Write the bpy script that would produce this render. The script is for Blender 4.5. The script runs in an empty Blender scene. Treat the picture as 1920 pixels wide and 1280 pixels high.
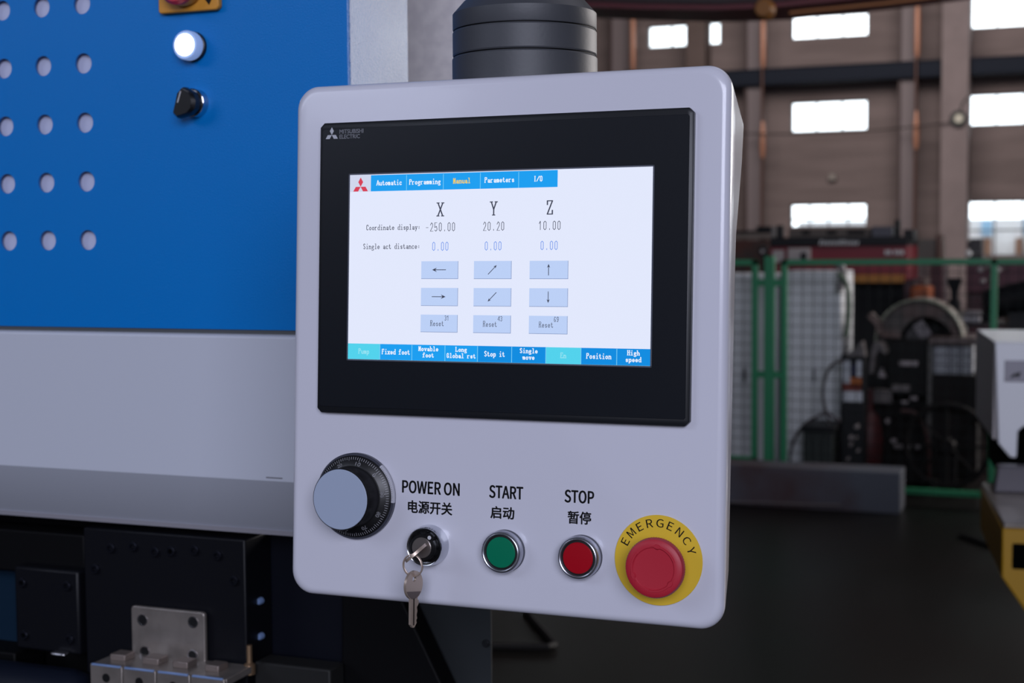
import bpy, math, random
from mathutils import Vector, Matrix, Euler
random.seed(7)
S = bpy.context.scene
COL = S.collection
pi = math.pi

# ------------------------------------------------------------------ camera
YAW, PIT, ROL, F = math.radians(21.156), math.radians(3.62), math.radians(-.38), 2667.0
cy, sy, cp, sp = math.cos(YAW), math.sin(YAW), math.cos(PIT), math.sin(PIT)
fwd = Vector((-sy*cp, cy*cp, -sp)); rgt = Vector((cy, sy, 0)); upv = rgt.cross(fwd)
cr, sr = math.cos(ROL), math.sin(ROL)
R0, R1, R2 = rgt*cr+upv*sr, -rgt*sr+upv*cr, -fwd
CAM = Vector((0, 0, 1.45))
cd = bpy.data.cameras.new('camera'); cam = bpy.data.objects.new('camera', cd); COL.objects.link(cam)
m = Matrix.Identity(4)
for i in range(3):
    m[i][0], m[i][1], m[i][2], m[i][3] = R0[i], R1[i], R2[i], CAM[i]
cam.matrix_world = m
cd.sensor_width = 36; cd.lens = 50.0; cd.clip_start = .02; cd.clip_end = 300
cd.dof.use_dof = True; cd.dof.focus_distance = 1.0; cd.dof.aperture_fstop = 10
S.camera = cam
S.view_settings.view_transform = 'Standard'; S.view_settings.look = 'None'
S.view_settings.gamma = 1; S.view_settings.use_curve_mapping = False
S.view_settings.exposure = 0.0

# ------------------------------------------------------------------ sky and lights
w = bpy.data.worlds.new('sky'); S.world = w; w.use_nodes = True
bg = w.node_tree.nodes['Background']; bg.inputs[0].default_value = (.93, .96, 1, 1); bg.inputs[1].default_value = 4.0

def area(name, loc, target, sx, sz, power, color):
    l = bpy.data.lights.new(name, 'AREA'); l.shape = 'RECTANGLE'; l.size = sx; l.size_y = sz
    l.energy = power; l.color = color
    o = bpy.data.objects.new(name, l); COL.objects.link(o); o.location = loc
    o.rotation_euler = (Vector(target)-Vector(loc)).to_track_quat('-Z', 'Y').to_euler()
    return o
area('daylight_front_bay', (2.6, -5.6, 3.6), (-.4, 1.0, 1.3), 5, 3, 425, (.79, .82, 1.0))
area('daylight_left_bay', (-5.4, -5.0, 4.7), (-.6, 1.2, 1.2), 4, 2.5, 100, (.72, .79, 1.0))
area('daylight_right_bay', (5.6, 12.0, 3.5), (-.4, 1.0, 1.5), 6, 3, 560, (1.0, .94, .92))
area('hall_lamp_far', (-3, 24, 9.2), (-3, 33, 2), 14, 5, 1300, (1.0, .90, .87))
area('hall_lamp_middle', (2.0, 6.5, 8.5), (-.8, 12, 0), 5, 4, 130, (.95, .93, 1.0))

# ------------------------------------------------------------------ helpers
def s2l(c):
    return tuple(((v/255)/12.92 if v/255 <= .04045 else ((v/255+.055)/1.055)**2.4) for v in c)

MATS = {}
def mat(name, rgb, rough=.5, metal=0., spec=.5, coat=0., bump=0., bscale=50., bdist=.001, mottle=0., mscale=5., mcol=None, emit=None, estr=1., stretch=None):
    if name in MATS: return MATS[name]
    M = bpy.data.materials.new(name); M.use_nodes = True; MATS[name] = M
    nt = M.node_tree; b = nt.nodes['Principled BSDF']
    c = s2l(rgb); b.inputs['Base Color'].default_value = (*c, 1)
    b.inputs['Roughness'].default_value = rough; b.inputs['Metallic'].default_value = metal
    b.inputs['Specular IOR Level'].default_value = spec; b.inputs['Coat Weight'].default_value = coat
    b.inputs['Coat Roughness'].default_value = .08
    if emit:
        b.inputs['Emission Color'].default_value = (*s2l(emit), 1); b.inputs['Emission Strength'].default_value = estr
    if bump or mottle:
        tc = nt.nodes.new('ShaderNodeTexCoord'); src = tc.outputs['Object']
        if stretch:
            mp = nt.nodes.new('ShaderNodeMapping'); mp.inputs['Scale'].default_value = stretch
            nt.links.new(src, mp.inputs['Vector']); src = mp.outputs['Vector']
    if bump:
        n = nt.nodes.new('ShaderNodeTexNoise'); n.inputs['Scale'].default_value = bscale; n.inputs['Detail'].default_value = 3
        nt.links.new(src, n.inputs['Vector'])
        bp = nt.nodes.new('ShaderNodeBump'); bp.inputs['Strength'].default_value = bump; bp.inputs['Distance'].default_value = bdist
        nt.links.new(n.outputs['Fac'], bp.inputs['Height']); nt.links.new(bp.outputs['Normal'], b.inputs['Normal'])
    if mottle:
        n = nt.nodes.new('ShaderNodeTexNoise'); n.inputs['Scale'].default_value = mscale; n.inputs['Detail'].default_value = 5
        nt.links.new(src, n.inputs['Vector'])
        rp = nt.nodes.new('ShaderNodeValToRGB'); rp.color_ramp.elements[0].position = .38; rp.color_ramp.elements[1].position = .62
        c2 = s2l(mcol) if mcol else tuple(v*(1-mottle) for v in c)
        rp.color_ramp.elements[0].color = (*c, 1); rp.color_ramp.elements[1].color = (*c2, 1)
        nt.links.new(n.outputs['Fac'], rp.inputs['Fac']); nt.links.new(rp.outputs['Color'], b.inputs['Base Color'])
    return M

def glow(name, rgb, k=1.0):
    """a self-lit area of a display behind its glossy front"""
    if name in MATS: return MATS[name]
    return mat(name, (8, 9, 11), rough=.22, spec=.35, emit=rgb, estr=k)

def glassmat(name='window_glass'):
    if name in MATS: return MATS[name]
    M = bpy.data.materials.new(name); M.use_nodes = True; MATS[name] = M
    nt = M.node_tree; nt.nodes.clear()
    o = nt.nodes.new('ShaderNodeOutputMaterial'); mx = nt.nodes.new('ShaderNodeMixShader')
    t = nt.nodes.new('ShaderNodeBsdfTransparent'); g = nt.nodes.new('ShaderNodeBsdfGlossy'); g.inputs['Roughness'].default_value = .05
    t.inputs[0].default_value = (.93, .96, .97, 1)
    mx.inputs[0].default_value = .07
    nt.links.new(t.outputs[0], mx.inputs[1]); nt.links.new(g.outputs[0], mx.inputs[2]); nt.links.new(mx.outputs[0], o.inputs[0])
    return M

class MB:
    def __init__(s): s.v = []; s.f = []
    def add(s, vs, fs):
        n = len(s.v); s.v += [tuple(v) for v in vs]; s.f += [tuple(i+n for i in f) for f in fs]; return s
    def box(s, x0, x1, y0, y1, z0, z1, M=None):
        vs = [(x, y, z) for x in (x0, x1) for y in (y0, y1) for z in (z0, z1)]
        if M: vs = [M @ Vector(v) for v in vs]
        return s.add(vs, [(0, 1, 3, 2), (4, 6, 7, 5), (0, 4, 5, 1), (2, 3, 7, 6), (0, 2, 6, 4), (1, 5, 7, 3)])
    def rings(s, rings, cap0=True, cap1=True, close=True):
        n = len(rings[0]); vs = [p for r in rings for p in r]; fs = []
        for k in range(len(rings)-1):
            for i in range(n if close else n-1):
                j = (i+1) % n
                fs.append((k*n+i, k*n+j, (k+1)*n+j, (k+1)*n+i))
        if cap0: fs.append(tuple(range(n))[::-1])
        if cap1: fs.append(tuple((len(rings)-1)*n+i for i in range(n)))
        return s.add(vs, fs)
    def lathe(s, prof, c, ax, ux, seg=48, cap0=True, cap1=True, rib=None):
        """prof [(r, h)], c centre, ax axis, ux any perpendicular"""
        c = Vector(c); ax = Vector(ax).normalized(); ux = Vector(ux).normalized(); uy = ax.cross(ux)
        R = []
        for k, (r, h) in enumerate(prof):
            ring = []
            for i in range(seg):
                a = 2*pi*i/seg; rr = r
                if rib and k in rib[0]: rr = r*(1-(rib[1] if i % 2 else 0))
                ring.append(c+ax*h+(ux*math.cos(a)+uy*math.sin(a))*rr)
            R.append(ring)
        return s.rings(R, cap0, cap1)
    def tube(s, path, r, seg=8, closed=False):
        path = [Vector(p) for p in path]; R = []; n = len(path)
        prev = None
        for i, p in enumerate(path):
            a = path[(i-1) % n] if (closed or i > 0) else p; b = path[(i+1) % n] if (closed or i < n-1) else p
            t = (b-a).normalized()
            if prev is None:
                prev = t.orthogonal().normalized()
            prev = (prev-t*prev.dot(t)).normalized(); q = t.cross(prev)
            R.append([p+(prev*math.cos(2*pi*k/seg)+q*math.sin(2*pi*k/seg))*r for k in range(seg)])
        if closed: R.append(R[0]); return s.rings(R, False, False)
        return s.rings(R)
    def prism(s, poly, M, d0, d1):
        """poly of (a, b); M maps (a, b, d)"""
        return s.rings([[M(a, b, d0) for a, b in poly], [M(a, b, d1) for a, b in poly]])
    def build(s, name, material, parent=None, bevel=0., seg=2, smooth=True, ang=35):
        me = bpy.data.meshes.new(name); me.from_pydata(s.v, [], s.f); me.update()
        import bmesh
        bm = bmesh.new(); bm.from_mesh(me); bmesh.ops.recalc_face_normals(bm, faces=bm.faces); bm.to_mesh(me); bm.free()
        if smooth:
            me.polygons.foreach_set('use_smooth', [True]*len(me.polygons)); me.set_sharp_from_angle(angle=math.radians(ang))
        me.materials.append(material)
        o = bpy.data.objects.new(name, me); COL.objects.link(o)
        if parent: o.parent = parent
        if bevel:
            b = o.modifiers.new('bevel', 'BEVEL'); b.width = bevel; b.segments = seg; b.limit_method = 'ANGLE'; b.angle_limit = math.radians(40)
        return o

def tag(o, label=None, cat=None, group=None, kind=None):
    if label: o['label'] = label
    if cat: o['category'] = cat
    if group: o['group'] = group
    if kind: o['kind'] = kind
    return o
def thing(name, label, cat, loc=(0, 0, 0), rot=(0, 0, 0), group=None):
    o = bpy.data.objects.new(name, None); COL.objects.link(o); o.location = loc; o.rotation_euler = rot; o.empty_display_size = .05
    return tag(o, label, cat, group)

def ray(px, py): return R0*(px-960)+R1*(640-py)+R2*(-F)
def A(px, py, Y):
    """the world point at depth Y seen at that spot of the photograph"""
    d = ray(px, py); return CAM+d*(Y/d.y)
def bb(px0, py0, px1, py1, Y):
    a = A(px0, (py0+py1)/2, Y); b = A(px1, (py0+py1)/2, Y); c = A((px0+px1)/2, py0, Y); d = A((px0+px1)/2, py1, Y)
    return a.x, b.x, d.z, c.z
def bbox(px0, py0, px1, py1, Y, depth, mb=None, loc=None):
    x0, x1, z0, z1 = bb(px0, py0, px1, py1, Y); mb = mb or MB()
    if loc: x0 -= loc[0]; x1 -= loc[0]; z0 -= loc[2]; z1 -= loc[2]; Y -= loc[1]
    return mb.box(x0, x1, Y, Y+depth, z0, z1)

def text_mesh(body, font=None):
    c = bpy.data.curves.new('lettering', 'FONT'); c.body = body; c.size = 1; c.resolution_u = 4
    if font: c.font = font
    o = bpy.data.objects.new('lettering_source', c); COL.objects.link(o)
    dg = bpy.context.evaluated_depsgraph_get(); e = o.evaluated_get(dg); me = e.to_mesh()
    vs = [tuple(v.co) for v in me.vertices]; fs = [tuple(p.vertices) for p in me.polygons]
    e.to_mesh_clear(); bpy.data.objects.remove(o); bpy.data.curves.remove(c)
    return vs, fs
FONT = None
try:
    import os
    FONT = bpy.data.fonts.load(os.path.join(bpy.utils.resource_path('LOCAL'), 'datafiles', 'fonts', 'Noto Sans CJK Regular.woff2'))
except Exception:
    FONT = None
def text_flat(mb, body, u0, u1, v0, v1, bold=0., font=None, place=None):
    """fit the text into the rectangle; place(u, v) -> local point"""
    vs, fs = text_mesh(body, font)
    if not vs: return mb
    xs = [v[0] for v in vs]; ys = [v[1] for v in vs]
    kx = (u1-u0)/max(1e-6, max(xs)-min(xs)); ky = (v1-v0)/max(1e-6, max(ys)-min(ys))
    offs = [(0, 0)] if not bold else [(a*bold, b*bold*.8) for a, b in ((-1, 0), (1, 0), (0, 1), (0, -1), (.7, .7), (-.7, .7), (.7, -.7), (-.7, -.7), (0, 0))]
    for a, b in offs:
        mb.add([place(u0+(v[0]-min(xs))*kx+a, v0+(v[1]-min(ys))*ky+b) for v in vs], fs)
    return mb

# a narrow serif stroke alphabet as low resolution operator screens draw it; baseline 2, x-height 6, capitals 9
G = {'A': '02 39 62;14 54;02 12;52 62', 'P': '12 19 49 58 57 46 16;02 22', 'M': '12 19 34 59 52;02 22;42 62', 'I': '32 39;22 42;29 49',
 'O': '32 13 18 39 58 53 32', 'C': '57 58 39 18 13 32 53', 'S': '58 39 18 17 54 53 32 13', 'R': '12 19 49 58 57 46 16;36 52 62;02 22',
 'F': '12 19 59 58;16 46;02 22', 'L': '12 19;02 52 53;09 29', 'G': '57 39 18 13 32 53 55 35', 'E': '12 19 59 58;16 46;02 52 53', 'H': '12 19;52 59;16 56;02 22;42 62;09 29;49 69',
 'X': '12 59;19 52;02 22;42 62;09 29;49 69', 'Y': '32 35 19;35 59;22 42;09 29;49 69', 'Z': '17 19 59 12 52 54', '/': '02 69',
 'a': '15 36 55 52 62;54 34 13 32 53', 'b': '09 19 12 42 53 55 46 16', 'c': '55 46 26 15 13 22 42 53', 'd': '49 59 52 62;52 22 13 15 26 56', 'e': '14 54 55 36 15 13 32 53',
 'f': '22 28 39 58;06 46;02 42', 'g': '56 26 15 24 44 55 46;24 13 42 51 40 10 11', 'h': '09 19 12;15 36 55 52;02 22;42 62', 'i': '16 36 32;12 52;38 39', 'l': '19 39 32;12 52',
 'm': '06 12;15 26 35 32;35 46 55 52', 'n': '06 16 12;15 36 55 52;02 22;42 62', 'o': '36 15 13 32 53 55 36', 'p': '06 16 10;15 46 55 53 42 13;00 20', 'r': '06 16 12;15 36 56;02 32',
 's': '55 36 15 53 32 13', 't': '28 23 42 53;06 46', 'u': '06 16 13 32 53;56 52 62', 'v': '06 26;16 32 56;46 66', 'x': '16 52;12 56;06 26;46 66;02 22;42 62', 'y': '06 26;16 32 56;46 66;32 20 10',
 ':': '33 34;36 35', '-': '15 55', '.': '32 33', ' ': ''}
D = {'0': '32 13 18 39 58 53 32', '1': '17 39 32', '2': '17 28 39 58 56 12 62', '3': '18 39 58 56 36 54 53 32 13', '4': '62 69 04 64' if 0 else '52 59 14 64', '5': '59 19 15 46 54 53 32 13', '6': '58 39 16 13 32 53 45 15', '9': '13 32 55 58 39 18 16 35 55', '-': '15 55', '.': '32 33'}
def stroke_text(mb, body, u, v, cell, h, th, place, table=None, center=True, squeeze=1.):
    """v is the baseline, h the capital height"""
    n = len(body); x0 = u-cell*n/2 if center else u
    for i, ch in enumerate(body):
        g = (table or {}).get(ch) or G.get(ch) or D.get(ch) or ''
        for st in g.split(';'):
            pts = [(int(t[0]), int(t[1])) for t in st.split()]
            pts = [(x0+cell*i+cell*(.5+(a-3)/7.2*squeeze), v+(b-2)/7*h) for a, b in pts]
            for (ax, ay), (bx, by) in zip(pts, pts[1:]):
                dx, dy = bx-ax, by-ay; L = math.hypot(dx, dy) or 1; dx /= L; dy /= L
                k = th*(.5 if abs(dy) > .4 else .36); nx, ny = -dy*k, dx*k; ex, ey = dx*th*.3, dy*th*.3
                mb.add([place(ax-ex+nx, ay-ey+ny), place(ax-ex-nx, ay-ey-ny), place(bx+ex-nx, by+ey-ny), place(bx+ex+nx, by+ey+ny)], [(0, 1, 2, 3)])
    return mb
def wall_grid(mb, x0, x1, z0, z1, y0, y1, holes):
    xs = sorted({x0, x1, *[h[0] for h in holes], *[h[1] for h in holes]}); zs = sorted({z0, z1, *[h[2] for h in holes], *[h[3] for h in holes]})
    xs = [x for x in xs if x0 <= x <= x1]; zs = [z for z in zs if z0 <= z <= z1]
    for a, b in zip(xs, xs[1:]):
        for c, d in zip(zs, zs[1:]):
            mx, mz = (a+b)/2, (c+d)/2
            if not any(h[0] < mx < h[1] and h[2] < mz < h[3] for h in holes): mb.box(a, b, y0, y1, c, d)
    return mb

# ------------------------------------------------------------------ the hall
floor_m = mat('dark_green_floor_paint', (21, 22, 20), rough=.4, spec=.2, mottle=.3, mscale=.7, bump=.15, bscale=30, mcol=(22, 18, 16))
wall_m = mat('grey_brown_wall_plaster', (130, 117, 115), rough=.85, mottle=.14, mscale=1.1, stretch=(.35, 1, 3.2), mcol=(116, 104, 102))
tag(MB().box(-24, 24, -14, 36, -.2, 0).build('floor', floor_m, smooth=False), kind='structure')
cols = [(-14.2, -12.3), (-10.13, -8.2), (-6.41, -4.525), (-2.18, -.25), (2.0, 3.9), (6.2, 8.1), (10.4, 12.3), (14.6, 16.5)]
wins = []
for i, (a, b) in enumerate(cols):
    rightish = i >= 3
    wins += [(a, b, 6.67, 7.24 if not rightish else 7.9), (a, b, 4.37, 5.13), (a, b, 2.0 if not rightish else 1.26, 2.59)]
wb = MB(); wall_grid(wb, -24, 24, 0, 11, 36, 36.35, wins)
tag(wb.build('wall_back', wall_m, smooth=False), kind='structure')
tag(MB().box(24, 24.3, -14, 36, 0, 11).build('wall_right', wall_m, smooth=False), kind='structure')
tag(MB().box(-24.3, -24, -14, 36, 0, 11).build('wall_left', wall_m, smooth=False), kind='structure')
tag(MB().box(-24, 24, -14.3, -14, 0, 11).build('wall_front', wall_m, smooth=False), kind='structure')
tag(MB().box(-24.3, 24.3, -14.3, 36.4, 11, 11.3).build('ceiling', mat('grey_roof_sheet', (70, 68, 70), rough=.8), smooth=False), kind='structure')
glass = glassmat(); fr_m = mat('grey_window_frame', (84, 86, 92), rough=.5)
for i, (a, b, c, d) in enumerate(wins):
    f = MB(); t = .035
    f.box(a, b, 36.08, 36.16, c, c+t).box(a, b, 36.08, 36.16, d-t, d).box(a, a+t, 36.08, 36.16, c, d).box(b-t, b, 36.08, 36.16, c, d)
    fo = tag(f.build('window_%d' % (i+1), fr_m, smooth=False), kind='structure')
    low = c < 3
    n = 4 if (low and c > 1.5) else 3; zb = [c, d] if not low else ([c, c+.2, d] if c > 1.5 else [c, c+.62, d])
    xs = [a+(b-a)*k/n for k in range(n+1)]
    for x in xs[1:-1]: MB().box(x-.018, x+.018, 36.09, 36.15, c+t, d-t).build('mullion', fr_m, fo, smooth=False)
    for z in zb[1:-1]: MB().box(a+t, b-t, 36.085, 36.155, z-.02, z+.02).build('transom', fr_m, fo, smooth=False)
    for x, x2 in zip(xs, xs[1:]):
        for z, z2 in zip(zb, zb[1:]):
            MB().box(x+.02, x2-.02, 36.115, 36.121, z+.02, z2-.02).build('pane', glass, fo, smooth=False)
# outside
tag(MB().box(-60, 60, 36.4, 90, -.3, -.05).build('ground', mat('pale_yard_concrete', (150, 150, 146), rough=.9), smooth=False), kind='structure')
ob = thing('far_building', 'pale building with brown piers outside the lower right window', 'building', (0, 46, 0))
MB().box(-8, 12, .4, 6, -.05, 2.35).build('wall', mat('pale_render', (225, 226, 230), rough=.8), ob, smooth=False)
for x in (-2.75, -2.28, -1.35, -.9, .4): MB().box(x, x+.22, 0, .4, -.05, 1.75).build('pier', mat('brown_pier', (120, 88, 70), rough=.8), ob, smooth=False)
for x in (-2.35, -1.1): MB().box(x, x+.3, .3, .4, 1.85, 2.3).build('window', mat('blue_outside_glass', (150, 190, 222), rough=.2), ob, smooth=False)

# columns, runway beam, pipes
con_m = mat('grey_concrete_column', (140, 128, 128), rough=.85, mottle=.12, mscale=2)
con2 = mat('brown_concrete_column', (104, 90, 86), rough=.85, mottle=.12, mscale=2)
steel_col = mat('pale_grey_steel', (120, 110, 112), rough=.6)
tag(MB().box(-2.72, -2.10, 35.0, 36.0, 0, 11).build('concrete_column', con_m, bevel=.02), 'broad pale concrete column between the two right window bays, its foot hidden behind the fence', 'column')
tag(MB().box(-8.93, -8.44, 35.3, 36.0, 0, 11).build('concrete_column', con2, bevel=.02), 'brown concrete column crossing the far window beside the dark arm joint', 'column')
def steel_column(px, Y, label):
    x = A(px, 300, Y).x; t = thing('steel_column', label, 'column', (x, Y, 0))
    MB().box(-.17, .17, 0, .03, 0, 11).build('flange', steel_col, t, smooth=False)
    MB().box(-.17, .17, .3, .33, 0, 11).build('flange', steel_col, t, smooth=False)
    MB().box(-.02, .02, .03, .3, 0, 11).build('web', steel_col, t, smooth=False)
    MB().box(-.24, -.17, -.03, .33, 0, 11).build('edge_channel', mat('dark_brown_steel', (66, 50, 50), rough=.6), t, smooth=False)
steel_column(1414, 35.4, 'slim grey steel column just right of the white control pendant, above the fence')
steel_column(1702, 35.4, 'slim grey steel column left of the broad concrete column')
steel_column(1160, 35.4, 'dim steel column beside the dark arm joint at the top of the photo')
gleam_m = mat('orange_gleam_paint', (172, 122, 98), rough=.35, metal=.2); dpipe = mat('dark_rust_pipe', (84, 56, 48), rough=.5)
def wall_pipe(px, Y, zs, label):
    x = A(px, 200, Y).x; t = thing('wall_pipe', label, 'pipe', (x, Y, 0))
    MB().lathe([(.035, 0), (.035, 10.5)], (0, 0, 0), (0, 0, 1), (1, 0, 0), 12).build('pipe_run', dpipe, t)
    for a, b in zs: MB().lathe([(.05, a), (.075, a+.2), (.075, b-.3), (.04, b)], (.02, -.02, 0), (0, 0, 1), (1, 0, 0), 12).build('painted_gleam', gleam_m, t)  # orange sections put the lamp gleam on the pipe into colour and shape
wall_pipe(1429, 35.1, [(5.9, 7.2), (3.7, 4.6)], 'rust pipe with lamp gleam painted as orange sections right of the slim column beside the pendant')
wall_pipe(1717, 35.1, [(5.95, 7.3), (3.8, 4.7)], 'rust pipe with lamp gleam painted as orange sections left of the broad concrete column')
wall_pipe(1186, 35.1, [(6.0, 7.6)], 'pipe with lamp gleam painted as a bright orange section beside the dark arm joint')
beam_m = mat('navy_steel_beam', (26, 33, 46), rough=.7, spec=.2)
rb = thing('crane_runway_beam', 'long dark navy crane runway beam along the back wall below the top windows', 'beam', (0, 35.2, 5.5))
MB().box(-23.9, -2.73, .0, .1, .03, .38).build('web', beam_m, rb, smooth=False)
MB().box(-23.9, -2.73, 0, .5, .36, .4).build('flange', beam_m, rb, smooth=False)
MB().box(-23.9, -2.73, 0, .5, 0, .04).build('flange', beam_m, rb, smooth=False)
MB().box(-2.09, 23.9, .0, .1, .03, .38).build('web', beam_m, rb, smooth=False)
MB().box(-2.09, 23.9, 0, .5, .36, .4).build('flange', beam_m, rb, smooth=False)
MB().box(-2.09, 23.9, 0, .5, 0, .04).build('flange', beam_m, rb, smooth=False)
p = A(1797, 222, 34.9)
wl = thing('wall_lamp', 'small oval floodlight mounted on the broad concrete column by a window', 'lamp', p)
MB().lathe([(.08, .1), (.17, .08), (.19, 0), (.17, -.02)], (0, 0, 0), (0, 1, 0), (1, 0, 0), 24).build('lamp_body', mat('black_green_enamel', (24, 30, 28), rough=.4), wl)
MB().lathe([(.1, -.025), (.1, -.03)], (.01, 0, .0), (0, 1, 0), (1, 0, 0), 20).build('lens', mat('frosted_lens', (200, 198, 180), rough=.4), wl)
MB().tube([(0, .1, .05), (.08, .1, .35), (.2, .1, .5)], .02).build('bracket', mat('black_green_enamel', (24, 30, 28)), wl)
pts = []
for k in range(25):
    q = k/24; px = 1375+(1797-1375)*q; pts.append(A(px, 250-22*q+9*math.sin(pi*q), 34.9))
tag(MB().tube(pts, .015, 6).build('hanging_wire', mat('black_cable', (26, 24, 24), rough=.6)), 'thin dark wire sagging across the back wall to the floodlight', 'wire')
tag(bbox(1553, 326, 1567, 338, 35.85, .12).build('junction_box', mat('grey_box_paint', (140, 134, 128)), bevel=.01), 'tiny grey junction box on the wall under the middle window', 'box')

# overhead crane girder
cg = thing('bridge_crane_girder', 'dark overhead crane girder with a red lower edge running across the top of the view', 'crane', (0, 9.0, 0))
gp = [(x_, y_+7) for x_, y_ in [(1060, 22), (1122, 27), (1240, 32), (1380, 34), (1480, 30), (1560, 22), (1660, 12), (1780, -3), (1960, -28)]]
def girder(y_add, hgt, ya, yb, name, mt):
    mb = MB(); lo = [A(px, py+y_add, 9.0) for px, py in gp]
    R = []
    for q in lo: R.append([(q.x, ya, q.z), (q.x, yb, q.z), (q.x, yb, q.z+hgt), (q.x, ya, q.z+hgt)])
    return mb.rings(R).build(name, mt, cg)
girder(-8, .30, -.5, 0, 'girder_web', mat('dark_brown_girder', (40, 32, 33), rough=.5, mottle=.5, mscale=1.6, mcol=(58, 26, 28)))
girder(0, .035, -.5, .0, 'lower_flange', mat('dark_red_girder_paint', (104, 34, 42), rough=.45))
mb = MB(); lo = [A(px, py-11, 8.48) for px, py in gp[4:8]]
mb.rings([[(q.x, -.52, q.z), (q.x, -.505, q.z), (q.x, -.505, q.z+.014), (q.x, -.52, q.z+.014)] for q in lo]).build('stripe', mat('amber_stripe_paint', (168, 104, 44), rough=.5), cg)
q = A(1435, 18, 8.48)
MB().lathe([(.045, -.09), (.06, -.06), (.06, 0)], (q.x, -.5, q.z), (0, 1, 0), (1, 0, 0), 20).build('badge', mat('amber_badge', (150, 96, 34), rough=.5), cg)

# ------------------------------------------------------------------ mid-ground: the red shear and its neighbours
def Pm(name, rgb, **k): return mat(name, rgb, **k)
def simple(name, label, cat, boxes, mt, bev=.008, group=None):
    mb = MB()
    for b_ in boxes: bbox(*b_, mb=mb)
    return tag(mb.build(name, mt, bevel=bev), label, cat, group)
red = Pm('signal_red_paint', (124, 18, 36), rough=.45); blk = Pm('machine_black', (19, 20, 24), rough=.5, spec=.3); cream = Pm('cream_plate', (176, 168, 166), rough=.6)
rp = thing('red_press', 'long red machine with a black top band behind the green fence', 'machine', (0, 13, 0))
L13 = (0, 13, 0)
def part(t, name, mt, boxes, L, bev=.006):
    mb = MB()
    for b_ in boxes: bbox(*b_, mb=mb, loc=L)
    return mb.build(name, mt, t, bevel=bev)
part(rp, 'beam', red, [(1443, 461, 1702, 524, 13, .9)], L13)
part(rp, 'top_band', blk, [(1443, 444, 1702, 461, 12.97, .95)], L13)
part(rp, 'side_frame', Pm('deep_maroon_frame', (56, 20, 28)), [(1694, 524, 1712, 700, 13.0, .9)], L13)
part(rp, 'side_frame', red, [(1443, 524, 1475, 760, 13.0, .9)], L13)
part(rp, 'clamp_bar', Pm('amber_bar_paint', (172, 112, 32)), [(1578, 515, 1694, 530, 12.9, .1)], L13)
part(rp, 'work_bay', Pm('near_black_bay', (19, 20, 23), rough=.8), [(1475, 530, 1694, 900, 13.2, .7)], L13)
part(rp, 'nameplate', cream, [(1448, 469, 1470, 492, 12.96, .03)], L13)
cp_ = part(rp, 'control_plate', cream, [(1477, 465, 1519, 492, 12.95, .04)], L13)
part(cp_, 'display', blk, [(1501, 473, 1512, 486, 12.93, .02)], L13)
part(rp, 'post', blk, [(1456, 422, 1467, 446, 12.98, .1)], L13)
part(rp, 'post', blk, [(1677, 412, 1687, 446, 12.98, .1)], L13)
part(rp, 'motor_box', blk, [(1694, 430, 1712, 452, 12.98, .4)], L13)
mb = MB()
for k in range(12):   # a row of slanted marks: too blurred in the photograph to read
    x = 1536+k*6.2; h_ = 9 if k in (0, 6, 7) else 7
    a = A(x, 459, 12.955); b = A(x+3.4, 459, 12.955); c = A(x+6.0, 459-h_, 12.955); d = A(x+2.6, 459-h_, 12.955)
    mb.rings([[(p.x, -.045+e, p.z) for p in (a, b, c, d)] for e in (0, .01)])
mb.build('lettering', Pm('sign_white', (214, 214, 214)), rp)
mb = MB()
for x, wd in ((1659, 5), (1666, 5), (1676, 4), (1682, 5), (1689, 5)): bbox(x, 469, x+wd, 477, 12.96, .03, mb=mb, loc=L13)
mb.build('lettering', Pm('sign_white', (214, 214, 214)), rp)

bm1 = thing('grey_machine', 'beige grey machine top showing above the red machine, under the low window', 'machine', (0, 17, 0)); L17 = (0, 17, 0)
part(bm1, 'body', Pm('drab_beige', (118, 108, 100)), [(1478, 428, 1630, 700, 17, 1)], L17)
for a, b in ((1503, 1519), (1550, 1568), (1588, 1622)): part(bm1, 'slot', blk, [(a, 432, b, 439, 16.98, .04)], L17)
part(bm1, 'grey_cover', Pm('blue_grey_cover', (112, 112, 122)), [(1634, 424, 1672, 600, 16.9, .8)], L17)
lm = thing('conveyor_frame', 'grey conveyor frame left of the red machine, partly behind the pendant', 'machine', (0, 15, 0)); L15 = (0, 15, 0)
part(lm, 'rail', blk, [(1300, 432, 1448, 438, 15, .1)], L15)
part(lm, 'bed', Pm('drab_beige', (118, 108, 100)), [(1300, 439, 1446, 448, 15, .6)], L15)
for x in (1330, 1425): part(lm, 'leg', blk, [(x, 448, x+8, 740, 15.1, .08)], L15)
part(lm, 'post', Pm('grey_post', (128, 124, 122)), [(1446, 424, 1453, 454, 15, .1)], L15)
part(lm, 'motor_box', blk, [(1418, 424, 1446, 434, 15, .3)], L15)
simple('rusty_machine', 'brown rusty machine under the grey conveyor frame beside the pendant', 'machine', [(1300, 450, 1442, 745, 14.4, .5)], Pm('rust_brown', (82, 48, 40), rough=.7, mottle=.8, mscale=4, mcol=(60, 52, 50)))
q = A(1431, 471, 12.2); hw = thing('hand_wheel', 'dark round hand wheel with a pale hub left of the red machine', 'wheel', q)
MB().lathe([(.028, .03), (.04, .03), (.045, 0), (.04, -.03), (.02, -.03)], (0, 0, 0), (0, 1, 0), (1, 0, 0), 24).build('rim', blk, hw)
MB().lathe([(.016, .03), (.016, -.035)], (0, 0, 0), (0, 1, 0), (1, 0, 0), 16).build('hub', cream, hw)
MB().lathe([(.01, 0), (.01, 1.4)], (0, .04, -q.z), (0, 0, 1), (1, 0, 0), 12).build('stand', blk, hw)

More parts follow.
